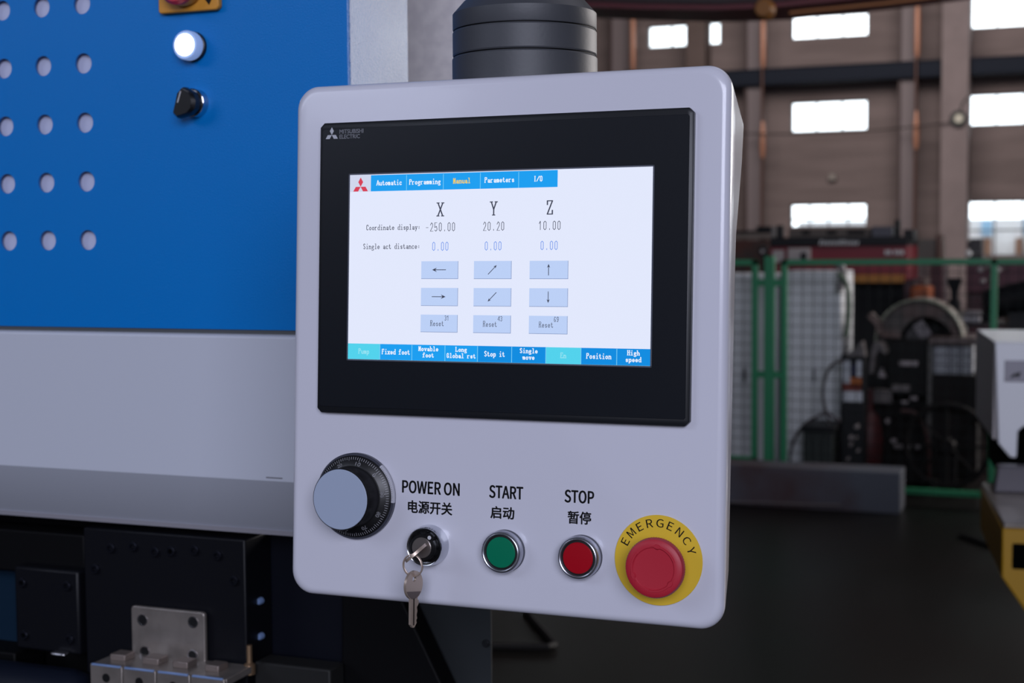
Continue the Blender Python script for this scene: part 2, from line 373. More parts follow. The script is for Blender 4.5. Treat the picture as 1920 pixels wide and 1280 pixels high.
cab = thing('beige_cabinet', 'square beige cabinet right of the red machine, before the concrete column', 'cabinet', (0, 14, 0)); L14 = (0, 14, 0)
part(cab, 'body', Pm('olive_beige', (108, 102, 94)), [(1716, 448, 1764, 492, 14, .5)], L14)
part(cab, 'plinth', Pm('pinkish_box', (112, 96, 92)), [(1704, 492, 1744, 521, 14, .5)], L14)
part(cab, 'stand', Pm('dark_maroon', (70, 34, 42)), [(1742, 492, 1766, 900, 14, .5)], L14)
part(cab, 'side_door', Pm('brown_rust', (92, 66, 56)), [(1755, 440, 1766, 492, 13.95, .3)], L14)
simple('orange_cabinet', 'small orange cabinet seen just above the curved wheel guard', 'cabinet', [(1705, 537, 1742, 800, 12, .4)], Pm('burnt_orange', (150, 72, 24)), .02)
fn = thing('feed_hopper', 'black funnel hopper on a thin stand before the concrete column', 'hopper', A(1790, 521, 11))
MB().rings([[(x*s, y*s, z) for x, y in ((-1, -1), (1, -1), (1, 1), (-1, 1))] for s, z in ((.055, 0), (.05, -.03), (.025, -.1), (.02, -.3))]).build('funnel', blk, fn)
MB().lathe([(.045, -.16), (.045, -1.24)], (0, .03, 0), (0, 0, 1), (1, 0, 0), 12).build('stand', blk, fn)
ms = thing('maroon_machine', 'dark maroon machine bed stretching right behind the fence post', 'machine', (0, 12.5, 0)); L12 = (0, 12.5, 0)
mar = Pm('maroon_paint', (84, 48, 60), rough=.6)
part(ms, 'bed', mar, [(1812, 490, 2000, 548, 12.5, .8)], L12)
part(ms, 'pedestal', Pm('dark_maroon', (70, 34, 42)), [(1812, 548, 2000, 900, 12.6, .7)], L12)
part(ms, 'tail_stock', Pm('charcoal', (48, 44, 46)), [(1818, 447, 1841, 492, 12.5, .4)], L12)
part(ms, 'cover', Pm('charcoal', (48, 44, 46)), [(1813, 452, 1822, 466, 12.5, .3)], L12)
mt_ = thing('electric_motor', 'black electric motor hanging before the maroon machine, right of the fence post', 'motor', A(1902, 560, 9.7))
MB().lathe([(.05, -.2), (.1, -.17), (.105, .15), (.06, .2)], (0, 0, 0), (1, -.3, .25), (0, 1, .3), 24).build('housing', blk, mt_)
MB().box(-.03, .08, -.05, .05, -1.17, -.08).build('stand', blk, mt_)
for i, (x, y, r, c) in enumerate([(1816, 475, .022, 'sign_white'), (1838, 506, .022, 'pale_metal'), (1872, 506, .02, 'pale_metal'), (1855, 494, .024, 'pale_metal'), (1874, 562, .024, 'pale_metal'), (1842, 527, .02, 'pale_metal'), (1880, 590, .04, 'pink_ball'), (1845, 562, .02, 'pale_metal')]):
    q = A(x, y, 10.9)

    t = ms
    q = q-Vector((0, 12.5, 0))
    kn_ = MB().lathe([(r*.3, -r), (r*.85, -r*.6), (r, 0), (r*.85, r*.6), (r*.3, r)], q, (0, 1, 0), (1, 0, 0), 16).build('knob', Pm(c, {'sign_white': (214, 214, 214), 'pale_metal': (150, 142, 144), 'pink_ball': (140, 116, 112)}[c], rough=.3), t)
    MB().tube([q, q+Vector((0, 1.7, 0))], r*.3, 6).build('shaft', blk, kn_)
wt = thing('work_table', 'cluttered dark work table between the curved guard and the fence post', 'table', (0, 10, 0)); L10 = (0, 10, 0)
part(wt, 'tabletop', Pm('charcoal', (48, 44, 46)), [(1795, 606, 1930, 612, 10, .6)], L10)
for x in (1798, 1920): part(wt, 'leg', blk, [(x, 612, x+6, 850, 10.05, .08)], L10)
simple('white_tray', 'flat white tray lying on the work table beside the curved guard', 'tray', [(1797, 594, 1838, 605, 9.98, .25)], Pm('tray_white', (150, 148, 154)), .01)
simple('folded_cloth', 'pale crumpled cloth stacked on the white tray', 'cloth', [(1808, 583, 1842, 594, 10.05, .15)], Pm('cloth_grey', (120, 116, 120)), .015)
simple('blue_box', 'little blue box beside the white machine top corner', 'box', [(1822, 599, 1834, 606, 10.02, .12)], Pm('deep_blue', (28, 60, 120)), .005)
simple('brown_carton', 'small brown carton on the table right of the fence post', 'carton', [(1884, 580, 1912, 605, 10.1, .2)], Pm('carton_brown', (104, 84, 76)), .005)
simple('dark_toolbox', 'black toolbox on the work table left of the fence post', 'toolbox', [(1842, 578, 1856, 606, 10.1, .2)], blk, .01)

# ------------------------------------------------------------------ grinder behind the fence
gr = thing('grinding_machine', 'dark grinding machine under a big curved grey green wheel guard behind the fence', 'machine', (0, 9, 0)); L9 = (0, 9, 0)
q = A(1723, 640, 9.0)-Vector((0, 9, 0))
gm = Pm('grey_green_guard', (112, 112, 102), rough=.5, mottle=.4, mscale=6, mcol=(120, 96, 88))
dk_ = Pm('soot_black', (17, 16, 16), rough=.6, spec=.2)
mb = MB(); n = 30; Ro, Ri = .262, .245
wg = mb.rings([[(-math.cos(a)*r, y, math.sin(a)*r) for r, y in ((Ro, 0), (Ro, .32), (Ri, .32), (Ri, 0))] for a in [pi*.06+pi*.9*k/n for k in range(n+1)]]).build('wheel_guard', gm, gr); wg.location = q
mb = MB(); mb.rings([[(-math.cos(a)*r, y, math.sin(a)*r) for r, y in ((Ri, .05), (Ri, .06), (ri, .06), (ri, .05))] for a, ri in [(pi*.03+pi*.92*k/n, .115+.085*(k/n)**1.5) for k in range(n+1)]]).build('front_plate', Pm('brown_grey_plate', (82, 76, 72), rough=.6, mottle=.4, mscale=5, mcol=(104, 80, 74)), wg)
MB().tube([(-math.cos(pi*k/20)*.257, -.01, math.sin(pi*k/20)*.257) for k in range(21)], .008).build('rim', Pm('pale_green_rim', (134, 138, 122), rough=.4), wg)
mb = MB(); mb.rings([[(-math.cos(pi*k/20)*.24, y, math.sin(pi*k/20)*.24) for k in range(21)] for y in (.29, .31)]).build('back_plate', dk_, wg)
MB().lathe([(.07, 0), (.07, .28)], (-.01, .02, .02), (0, 1, 0), (1, 0, 0), 24).build('hub', Pm('charcoal', (48, 44, 46)), wg)
MB().box(.02, .09, 0, .03, .0, .1, Matrix.Rotation(-.6, 4, 'Y')).build('bracket', Pm('grey_bracket', (110, 104, 108)), wg)
dk = Pm('soot_black', (17, 16, 16), rough=.6, spec=.2); dk2 = Pm('brown_black', (22, 18, 18), rough=.7, spec=.2)
part(gr, 'column', dk, [(1662, 636, 1744, 745, 9.0, .4)], L9, .02)
part(gr, 'base', dk2, [(1612, 745, 1744, 905, 9.1, .4)], L9, .02)
part(gr, 'handle', Pm('pale_metal', (150, 142, 144)), [(1686, 677, 1721, 686, 8.97, .03)], L9, .004)
part(gr, 'work_plate', Pm('dull_steel', (96, 90, 90)), [(1638, 731, 1672, 757, 8.95, .1)], L9, .004)
part(gr, 'work_plate', Pm('dull_steel', (96, 90, 90)), [(1672, 722, 1706, 734, 8.95, .1)], L9, .004)
for x, y, wd, hh in ((1690, 752, 12, 6), (1706, 744, 14, 6), (1660, 786, 8, 8), (1670, 824, 10, 6), (1676, 835, 30, 6), (1716, 835, 8, 7)):
    part(gr, 'bolt_head', Pm('pale_metal', (150, 142, 144)), [(x, y, x+wd, y+hh, 8.94, .05)], L9, .004)
rm = thing('red_motor', 'dull red upright motor beside the labelled control post', 'motor', A(1630, 880, 8.9))
MB().lathe([(.05, 0), (.075, .05), (.08, .2), (.06, .32), (.03, .36)], (0, 0, 0), (0, 0, 1), (1, 0, 0), 28).build('housing', Pm('dark_red_motor', (74, 28, 30), rough=.5), rm)
MB().lathe([(.02, .36), (.02, .5)], (0, 0, 0), (0, 0, 1), (1, 0, 0), 16).build('shaft', Pm('dark_red_motor', (74, 28, 30), rough=.5), rm)
MB().lathe([(.07, 0), (.07, -.18)], (0, 0, 0), (0, 0, 1), (1, 0, 0), 16).build('foot', dk, rm)
ct = thing('control_post', 'narrow black control post with white, orange and blue labels', 'control post', (0, 8.65, 0)); L86 = (0, 8.65, 0)
part(ct, 'housing', blk, [(1576, 664, 1621, 905, 8.65, .12)], L86, .008)
wlb = Pm('label_white', (205, 207, 214)); 
part(ct, 'label_sheet', wlb, [(1580, 676, 1594, 712, 8.645, .01)], L86, 0)
part(ct, 'label_sheet', wlb, [(1606, 676, 1615, 706, 8.645, .01)], L86, 0)
part(ct, 'label_sheet', wlb, [(1581, 708, 1594, 718, 8.643, .01)], L86, 0)
part(ct, 'label_sheet', wlb, [(1581, 733, 1617, 754, 8.645, .01)], L86, 0)
part(ct, 'label_sheet', Pm('navy_label', (26, 30, 70)), [(1596, 684, 1605, 702, 8.645, .01)], L86, 0)
part(ct, 'label_sheet', Pm('orange_label', (196, 104, 36)), [(1594, 708, 1615, 724, 8.645, .01)], L86, 0)
part(ct, 'label_sheet', Pm('rust_label', (120, 44, 28)), [(1580, 719, 1614, 732, 8.645, .01)], L86, 0)
for x, y, rr in ((1606, 800, .016), (1595, 820, .014), (1604, 821, .011), (1595, 833, .014), (1609, 845, .01), (1590, 860, .01)):
    q = A(x, y, 8.62); MB().lathe([(rr*.6, -.02), (rr, 0), (rr, .04)], (q.x, q.y-8.65, q.z), (0, 1, 0), (1, 0, 0), 14).build('fitting', Pm('bright_fitting', (210, 200, 200), rough=.25, metal=.6), ct)
def wedge(name, par, pts, Y, d, mt):
    P = [A(x, y, Y)-par.location for x, y in pts]
    return MB().rings([[(p.x, p.y, p.z) for p in P], [(p.x, p.y+d, p.z) for p in P]]).build(name, mt, par)
wedge('sheet_bracket', ct, [(1584, 668), (1616, 640), (1622, 668)], 8.6, .12, Pm('dull_steel', (96, 90, 90)))
wedge('curved_cover', gr, [(1630, 700), (1634, 655), (1640, 641), (1652, 643), (1662, 660), (1660, 664), (1648, 655), (1641, 668), (1637, 700)], 8.75, .2, Pm('dull_steel', (96, 90, 90)))
wedge('support_arm', gr, [(1624, 592), (1634, 586), (1650, 600), (1654, 625), (1646, 628), (1640, 608)], 8.9, .1, Pm('dusty_pink_steel', (104, 84, 78)))
wedge('small_bracket', gr, [(1645, 706), (1652, 690), (1660, 708)], 8.85, .08, Pm('pale_metal', (150, 142, 144)))
def hose(label, pts, Y, r, mt, name='hose'):
    P = [A(x, y, Y) for x, y in pts]; out = []
    for i in range(len(P)-1):
        p0 = P[max(i-1, 0)]; p1 = P[i]; p2 = P[i+1]; p3 = P[min(i+2, len(P)-1)]
        for k in range(6):
            t = k/6; out.append(.5*((2*p1)+(p2-p0)*t+(2*p0-5*p1+4*p2-p3)*t*t+(3*p1-p0-3*p2+p3)*t**3))
    out.append(P[-1]); return tag(MB().tube(out, r, 8).build(name, mt), label, 'hose')
hm = Pm('grey_brown_hose', (88, 80, 80), rough=.6)
hose('grey hose looping down in front of the white cabinet', [(1582, 676), (1560, 684), (1546, 712), (1543, 745), (1550, 775), (1560, 800)], 8.62, .009, hm)
hose('dark pinkish hose arching over the black coolant bin', [(1480, 880), (1484, 840), (1500, 806), (1524, 785), (1552, 776), (1576, 790)], 8.55, .009, Pm('dusky_hose', (74, 62, 66)))
hose('pale green hose hanging beside the white cabinet edge', [(1572, 512), (1588, 535), (1592, 580), (1586, 630)], 8.7, .016, Pm('pale_green_hose', (92, 112, 92)))
hose('rust brown hose arching over the dark wheel, right of the grinder', [(1690, 770), (1718, 776), (1736, 810), (1742, 850), (1742, 900)], 8.85, .012, Pm('rust_hose', (62, 36, 34)))
hose('white vent hose at the top corner of the white cabinet', [(1567, 494), (1578, 500), (1579, 520), (1574, 545)], 8.75, .022, Pm('hose_white', (140, 134, 136)))
bn = thing('coolant_bin', 'black ribbed coolant bin standing in front of the white cabinet', 'bin', (0, 8.5, 0)); L85 = (0, 8.5, 0)
part(bn, 'body', Pm('green_black', (30, 36, 34), rough=.6), [(1506, 806, 1562, 908, 8.5, .3)], L85, .01)
part(bn, 'lid', blk, [(1502, 799, 1566, 810, 8.48, .34)], L85, .01)
for x in (1516, 1530, 1544, 1556): part(bn, 'rib', Pm('green_grey', (48, 56, 54)), [(x, 826, x+4, 905, 8.49, .02)], L85, 0)
q = A(1776, 835, 8.72); dw = thing('spoked_wheel', 'dark spoked wheel barely visible below the white crate', 'wheel', q)
MB().tube([(math.cos(2*pi*k/36)*.24, 0, math.sin(2*pi*k/36)*.24) for k in range(36)], .018, 8, True).build('rim', dk2, dw)
MB().lathe([(.04, -.04), (.05, .04)], (0, 0, 0), (0, 1, 0), (1, 0, 0), 16).build('hub', dk2, dw)
for k in range(8):
    a = pi*k/4; MB().tube([(math.cos(a)*.04, 0, math.sin(a)*.04), (math.cos(a)*.23, 0, math.sin(a)*.23)], .008, 6).build('spoke', dk2, dw)
MB().box(-.05, .05, .03, .1, -.25, .0).build('stand', dk2, dw)
cb = thing('low_cabinet', 'dark cabinet with a brown shelf top right of the curved guard', 'cabinet', (0, 8.9, 0)); L89 = (0, 8.9, 0)
part(cb, 'shelf_top', Pm('brown_shelf', (96, 82, 80)), [(1742, 633, 1835, 645, 8.88, .5)], L89, .004)
part(cb, 'side_panel', Pm('grey_side', (74, 72, 70)), [(1738, 645, 1747, 870, 8.9, .45)], L89, .004)
part(cb, 'body', Pm('brown_black', (34, 28, 27)), [(1747, 704, 1832, 900, 8.9, .45)], L89, .004)
part(cb, 'back_panel', blk, [(1747, 645, 1832, 704, 9.25, .05)], L89, 0)
wc = thing('white_crate', 'white crate with grey cross bars in the dark cabinet opening', 'crate', (0, 8.9, 0))
part(wc, 'body', Pm('crate_white', (168, 170, 176)), [(1749, 650, 1824, 702, 8.95, .25)], L89, .006)
for x in (1781, 1801): part(wc, 'bar', Pm('crate_grey', (110, 112, 118)), [(x, 650, x+4, 702, 8.93, .02)], L89, 0)
for y in (664, 683): part(wc, 'bar', Pm('crate_grey', (110, 112, 118)), [(1749, y, 1824, y+3, 8.925, .02)], L89, 0)
def white_cab(label, x0, x1, y0, xs):
    t = thing('white_cabinet', label, 'cabinet', (0, 8.85, 0)); L = (0, 8.85, 0)
    part(t, 'body', Pm('cabinet_blue_white', (222, 224, 228), rough=.5, mottle=.12, mscale=3), [(x0, y0, x1, 905, 8.86, .5)], L, .01)
    for a, b in zip(xs, xs[1:]): part(t, 'door', Pm('cabinet_blue_white', (176, 178, 190)), [(a+1, y0+6, b-1, 895, 8.85, .02)], L, .004)
    for a in xs[1:-1]: part(t, 'handle', blk, [(a-6, 690, a-3, 715, 8.835, .02)], L, .002)
white_cab('tall pale cabinet behind the left fence panel, next to the pendant', 1330, 1456, 513, [1332, 1400, 1455])
white_cab('tall pale cabinet behind the wire mesh, right of the thick green post', 1466, 1578, 508, [1467, 1530, 1577])

# ------------------------------------------------------------------ the green fence
gn = Pm('fence_green', (22, 122, 78), rough=.45); Yf = 8.3
def fx(px): return A(px, 600, Yf).x
zt, zl, zb_ = A(1600, 486, Yf).z, A(1440, 867, Yf).z, .03
def bar(nm, t, x0, x1, z0, z1, y0=-.02, y1=.02): return MB().box(x0, x1, y0, y1, z0, z1).build(nm, gn, t, bevel=.003)
fp = thing('fence_post', 'thick green fence post between two mesh panels, right of the pendant', 'post', (fx(1443), Yf, 0))
bar('post', fp, -.028, .028, 0, zt+.02, -.028, .028); bar('foot_plate', fp, -.06, .06, 0, .012, -.06, .06)
def panel(label, x0, x1, z0, z1, solid_w, conn, dirn):
    t = thing('mesh_fence', label, 'fence', ((x0+x1)/2, Yf, 0)); hw_ = (x1-x0)/2
    bar('stile', t, -hw_, -hw_+solid_w, z0, z1); bar('stile', t, hw_-solid_w, hw_, z0, z1)
    bar('rail', t, -hw_, hw_, z1-.032, z1); bar('rail', t, -hw_, hw_, z0, z0+.032)
    wm = MB(); x = -hw_+.06
    while x < hw_-.02: wm.box(x-.002, x+.002, -.004, 0, z0+.03, z1-.03); x += .062
    z = z0+.08
    while z < z1-.04: wm.box(-hw_+.03, hw_-.03, 0, .004, z-.002, z+.002); z += .062
    o = wm.build('wire_mesh', Pm('dark_wire', (26, 31, 31), rough=.6, spec=.1), t, smooth=False); o['kind'] = 'stuff'
    e = hw_ if dirn > 0 else -hw_
    for z in conn: MB().box(min(e, e+dirn*.05), max(e, e+dirn*.05), -.012, .012, z-.02, z+.02).build('clamp', gn, t, bevel=.002)
zc1, zc2 = A(1440, 530, Yf).z, A(1440, 702, Yf).z
panel('left green mesh fence panel running behind the pendant', fx(1443)-2.2, fx(1421), zl, zt, .034, (zc1, zc2), 1)
panel('wide green mesh fence panel right of the thick post', fx(1465), fx(1869), .06, zt, .034, (zc1, zc2), -1)
panel('green mesh fence panel at the right edge behind the white machine', fx(1870)-.008, fx(1873)+2.0, .06, zt, .006, (), -1)
q = A(1690, 960, 7.95)
lw = MB(); x0, x1, z0, z1 = bb(1330, 878, 1688, 957, 7.95)
lw.box(x0, x1, 7.95, 8.2, 0, z1)
tag(lw.build('low_block', mat('stained_block', (68, 44, 45), rough=.75, mottle=1, mscale=1.7, mcol=(84, 88, 98)), bevel=.006), 'low stained block, rust brown with bluish patches, lying before the green fence', 'block')
hose('thin pale cable lying along the foot of the low stained block', [(1340, 941), (1420, 942), (1500, 945), (1575, 947)], 7.9, .006, Pm('cable_grey', (96, 88, 88)), 'cable')
mb_c = [A(x, y, yy) for x, y, yy in ((1800, 985, 6), (1830, 1010, 6), (1870, 1030, 6), (1920, 1050, 6))]
def floor_pt(px, py):
    d = ray(px, py); return CAM+d*(-(CAM.z-.012)/d.z)
tag(MB().tube([floor_pt(*p_) for p_ in ((1800, 1003), (1820, 1008), (1850, 1020), (1880, 1026), (1930, 1028))], .012, 6).build('floor_cable', Pm('black_cable', (26, 24, 24))), 'black cable on the dark floor left of the yellow base', 'cable')
tag(MB().tube([floor_pt(*p_) for p_ in ((905, 1211), (960, 1211), (1030, 1212), (1040, 1208), (1024, 1188), (1000, 1162), (985, 1140))], .012, 6).build('floor_cable', Pm('black_cable', (26, 24, 24))), 'black cable bending sharply on the floor below the pendant', 'cable')

# ------------------------------------------------------------------ white and yellow machine at the right
wy = math.radians(7.5)
base = Vector((-.125, 3.6, 0))
bm_ = thing('white_press', 'white machine with a yellow base at the right edge of the photo', 'machine', base, (0, 0, wy))
yel = Pm('machine_yellow', (172, 130, 14), rough=.4)
wht = Pm('machine_white_right', (232, 234, 240), rough=.35, coat=.3)
# yellow bed: front face profile with a slanted lower corner, long towards the back
MB().rings([[(x, y, z) for x, z in ((0, .775), (0, .655), (.16, .42), (.9, .42), (.9, .775))] for y in (0, .62)]).build('yellow_base', yel, bm_, bevel=.004)
MB().box(0.003, .9, .0, .62, .775, .787).build('base_plate', Pm('brushed_plate', (150, 142, 134), rough=.35, metal=.5, mottle=.3, mscale=14), bm_, bevel=.002)
MB().box(.022, .075, -.004, .02, .675, .74).build('slot', Pm('void_black', (4, 4, 4), rough=.9, spec=.05), bm_, bevel=.006)
MB().box(.28, .78, .1, .55, 0, .42).build('leg_frame', Pm('soot_black', (27, 26, 26)), bm_)
# white body standing further back: local coordinates
prof = [(.0, 1.185), (.012, .9), (.045, .86), (.062, .86), (.064, .935), (.08, .95), (.9, .95), (.9, 1.185)]
bx = .033; by = .62
MB().rings([[(bx+x, y, z) for x, z in prof] for y in (by, by+.03)]).build('front_cover', wht, bm_, bevel=.004)
MB().box(bx, bx+.9, by+.0305, by+.64, 1.181, 1.187).build('top_cover', wht, bm_, bevel=.002)
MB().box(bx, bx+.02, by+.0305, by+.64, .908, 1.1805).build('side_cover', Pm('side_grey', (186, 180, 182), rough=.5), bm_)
MB().box(bx+.03, bx+.9, by+.03, by+.5, .95, 1.18).build('body', wht, bm_)
MB().box(bx+.03, .8, by+.06, by+.5, .787, .95).build('work_space', Pm('void_black', (4, 4, 4), rough=.9, spec=.05), bm_)
np_ = MB().box(bx+.026, bx+.3, by-.004, by, 1.075, 1.135).build('nameplate', Pm('brushed_nameplate', (128, 126, 134), rough=.4, metal=.4), bm_, bevel=.001)
MB().rings([[(bx+x, y, z) for x, z in ((.04, 1.085), (.047, 1.096), (.058, 1.1), (.07, 1.104), (.066, 1.092), (.062, 1.086), (.057, 1.092), (.05, 1.088))] for y in (by-.0055, by-.004)]).build('mark', blk, np_)
MB().rings([[(x, y, z) for x, z in ((.02, .787), (.03, .86), (.2, .86), (.2, .787))] for y in (.45, .5)]).build('die_block', Pm('dull_lilac_steel', (80, 77, 84), rough=.4, metal=.3), bm_, bevel=.004)

# ------------------------------------------------------------------ the blue machine on the left
blue = mat('cobalt_powder_coat', (0, 114, 194), rough=.34, spec=.26, bump=.5, bscale=850, bdist=.0006)
lav = mat('lavender_white_paint', (190, 194, 206), rough=.45)
PX = thing('blue_press', 'large blue and white press with perforated cover, switches and black ram behind the pendant', 'machine', (-1.0, 1.2, 0))
def Lm(v): return (v[0]+1.0, v[1]-1.2, v[2])
hc, hz, hr = [-.9275-.05*k for k in range(9)], [1.4645+.0594*j for j in range(11)], .0102
X0, X1, Z0, Z1 = -1.9, -.6276, 1.3770, 2.25
mb = MB(); xa, xb = hc[-1]-.025, hc[0]+.025; za, zb2 = hz[0]-.0297, hz[-1]+.0297
for y in (0, .0025):
    mb.add([(x+1, y, z) for x, z in ((xb, Z0), (X1, Z0), (X1, Z1), (xb, Z1))], [(0, 1, 2, 3)])
    mb.add([(x+1, y, z) for x, z in ((X0, Z0), (xa, Z0), (xa, Z1), (X0, Z1))], [(0, 1, 2, 3)])
    mb.add([(x+1, y, z) for x, z in ((xa, Z0), (xb, Z0), (xb, za), (xa, za))], [(0, 1, 2, 3)])
    mb.add([(x+1, y, z) for x, z in ((xa, zb2), (xb, zb2), (xb, Z1), (xa, Z1))], [(0, 1, 2, 3)])
for cx in hc:
    for cz in hz:
        n = 24; sq = []; ci = []
        for k in range(n):
            a = 2*pi*k/n; c, s_ = math.cos(a), math.sin(a); mm = max(abs(c)/.025, abs(s_)/.0297)
            sq.append((cx+c/mm, cz+s_/mm)); ci.append((cx+c*hr, cz+s_*hr))
        for y in (0, .0025): mb.rings([[(x+1, y, z) for x, z in sq], [(x+1, y, z) for x, z in ci]], False, False)
        mb.rings([[(x+1, 0, z) for x, z in ci], [(x+1, .0025, z) for x, z in ci]], False, False)
        # square corners left open by the radial sampling
        for sx in (-1, 1):
            for sz in (-1, 1):
                qd = [p for p in sq if (p[0]-cx)*sx > 0 and (p[1]-cz)*sz > 0]
                e1 = max(qd, key=lambda p: abs(p[0]-cx)*1000-abs(p[1]-cz)) ; 
                side = [p for p in sq if abs(abs(p[0]-cx)-.025) < 1e-7 and (p[0]-cx)*sx > 0 and (p[1]-cz)*sz > 0]
                topb = [p for p in sq if abs(abs(p[1]-cz)-.0297) < 1e-7 and (p[0]-cx)*sx > 0 and (p[1]-cz)*sz > 0]
                if side and topb:
                    p1 = max(side, key=lambda p: abs(p[1]-cz)); p2 = max(topb, key=lambda p: abs(p[0]-cx))
                    for y in (0, .0025): mb.add([(p1[0]+1, y, p1[1]), (cx+sx*.025+1, y, cz+sz*.0297), (p2[0]+1, y, p2[1])], [(0, 1, 2)])
mb.box(X0+1, X1+1, 0, .0025, Z0-.0015, Z0)
me_o = mb.build('perforated_cover', blue, PX, smooth=False)
MB().rings([[(X1+1-.0001, 0, z), (X1+1+.0014, .0006, z), (X1+1+.002, .002, z), (X1+1+.002, .128, z), (X1+1-.02, .128, z), (X1+1-.02, .003, z)] for z in (Z0, Z1)]).build('side_cover', mat('cobalt_side_coat', (30, 116, 190), rough=.32, spec=.85, coat=.14, bump=1, bscale=600, bdist=.0011), PX, ang=15)
MB().box(-.9, X1+1-.022, .007, .010, Z0+.003, Z1).build('inner_plate', mat('inner_lavender_plate', (186, 190, 216), rough=.5), PX, smooth=False)
MB().box(-.9, X1+1-.03, .010, .128, Z0+.01, Z1).build('cabinet_body', lav, PX, smooth=False)
MB().box(-.9, X1+1, .0015, .1, 1.3665, Z0-.0018).build('gap_shade_strip', Pm('painted_gap_shade', (74, 77, 80)), PX, smooth=False)  # grey strip stands in for the shade in the gap below the cover
# white beam with its bevelled underside
MB().rings([[(x, y, z) for y, z in ((-.004, 1.369), (.0, 1.3712), (.11, 1.3712), (.11, 1.172), (.043, 1.1685), (.04, 1.1705), (-.004, 1.2286))] for x in (-.9, X1+1)]).build('ram_beam', lav, PX, bevel=.0015)
MB().rings([[(x, y, z) for y, z in ((.0385, 1.1705), (.0405, 1.1655), (.11, 1.1655), (.11, 1.171))] for x in (-.9, X1+1)]).build('lip', Pm('pale_lip', (150, 148, 156)), PX)
q = A(515, 896, 1.195); MB().box(q.x+1-.010, q.x+1+.008, -.0046, -.004, q.z-.0004, q.z+.0005).build('scratch', Pm('scratch_grey', (90, 88, 92)), PX, smooth=False)
galv = mat('galvanised_sheet', (236, 230, 230), rough=.45, metal=.0, mottle=.2, mscale=60, bump=.25, bscale=120, mcol=(222, 216, 218))
MB().box(-.9, -.651+1, .40, .42, 1.1, 2.4).build('rear_frame', galv, PX)
MB().box(X1+1-.02, -.5363+1, .121, .1235, .0, 1.42).build('rear_frame', mat('dark_grey_frame', (42, 46, 49), rough=.55, spec=.3, mottle=.15, mscale=8), PX)
q = A(911, 1206, 1.32); MB().lathe([(.004, 0), (.004, .002), (.003, .003)], (q.x+1, .1212, q.z), (0, -1, 0), (1, 0, 0), 16).build('bolt', Pm('dark_bolt', (60, 62, 66), rough=.3, metal=.7), PX)
NY = (0, -1, 0)
MB().box(-.9, .2, .13, .5, 0, 1.16).build('lower_bed', Pm('machine_black', (19, 20, 24)), PX, smooth=False)
# lit push button
q = A(364, 88, 1.2); c = (q.x+1, 0, q.z)
ib = MB().lathe([(.0145, .0), (.0145, .004), (.013, .005)], c, NY, (1, 0, 0), 40).build('indicator_button', Pm('black_collar', (18, 18, 20), rough=.4), PX)
MB().lathe([(.0136, .005), (.0142, .007), (.0142, .014), (.0132, .016), (.0105, .016)], c, NY, (1, 0, 0), 40, True, False).build('clear_ring', mat('lit_clear_ring', (130, 150, 190), rough=.15, emit=(160, 190, 245), estr=.4), ib)
MB().lathe([(.0105, .016), (.0104, .017), (.0095, .0175)], c, NY, (1, 0, 0), 40).build('lit_lens', mat('lit_lens_white', (240, 245, 255), emit=(245, 248, 255), estr=6.), ib)
# selector switch
q = A(368, 194, 1.2); c = (q.x+1, 0, q.z)
sw = MB().lathe([(.0142, 0), (.0140, .002), (.0138, .003), (.0138, .0085), (.0130, .009)], c, NY, (1, 0, 0), 40).build('selector_switch', Pm('chrome', (200, 202, 208), rough=.12, metal=1), PX)
cc = Vector(c); 
kn = [(a_*1.1, b_*1.08) for a_, b_ in [( -.0128, -.0105), (-.0085, -.0145), (.004, -.0118), (.0100, -.007), (.0112, 0), (.009, .007), (.003, .0112), (-.0015, .0135), (-.007, .0085), (-.0095, 0)]]
MB().lathe([(.0117, .009), (.0117, .012)], c, NY, (1, 0, 0), 32).build('knob_base', Pm('knob_black', (14, 14, 16), rough=.35), sw)
def kpt(a, b, d): return (cc.x+a, cc.y-d, cc.z+b)
MB().rings([[kpt(a*.99, b*.99, .012) for a, b in kn], [kpt(a*.97, b*.97, .019) for a, b in kn], [kpt(a*.78-.001, b*.86, .022) for a, b in kn]]).build('knob', Pm('knob_black', (14, 14, 16), rough=.35), sw)
MB().add([kpt(a, b, .0223) for a, b in ((-.0072, -.0006), (-.0060, -.0010), (-.0022, .0098), (-.0034, .0100))], [(0, 1, 2, 3)]).build('pointer_line', Pm('pointer_white', (190, 190, 195)), sw)
# main isolator at the top edge
q = A(358, 24, 1.2); x0, z0 = q.x+1, q.z
iso = MB().rings([[(x0+a, y, z0+b) for a, b in ((-.033, .062), (-.033, .002), (-.031, 0), (.033, .0), (.036, .003), (.036, .062))] for y in (0, -.007)]).build('isolator_plate', Pm('amber_plate', (206, 142, 48), rough=.5), PX, bevel=.0015)
MB().lathe([(.0225, 0), (.0235, .004), (.0225, .010)], (x0-.001, -.007, z0+.028), NY, (1, 0, 0), 48).build('dial', Pm('amber_plate', (206, 142, 48), rough=.5), iso)
MB().lathe([(.019, 0), (.0195, .006), (.017, .010)], (x0-.001, -.017, z0+.024), NY, (1, 0, 0), 48).build('knob', Pm('isolator_red', (176, 24, 44), rough=.4), iso)
MB().rings([[(x0+a, y, z0+b) for a, b in ((.020, .012), (.0255, .005), (.029, .011))] for y in (-.007, -.0078)]).build('mark', blk, iso)

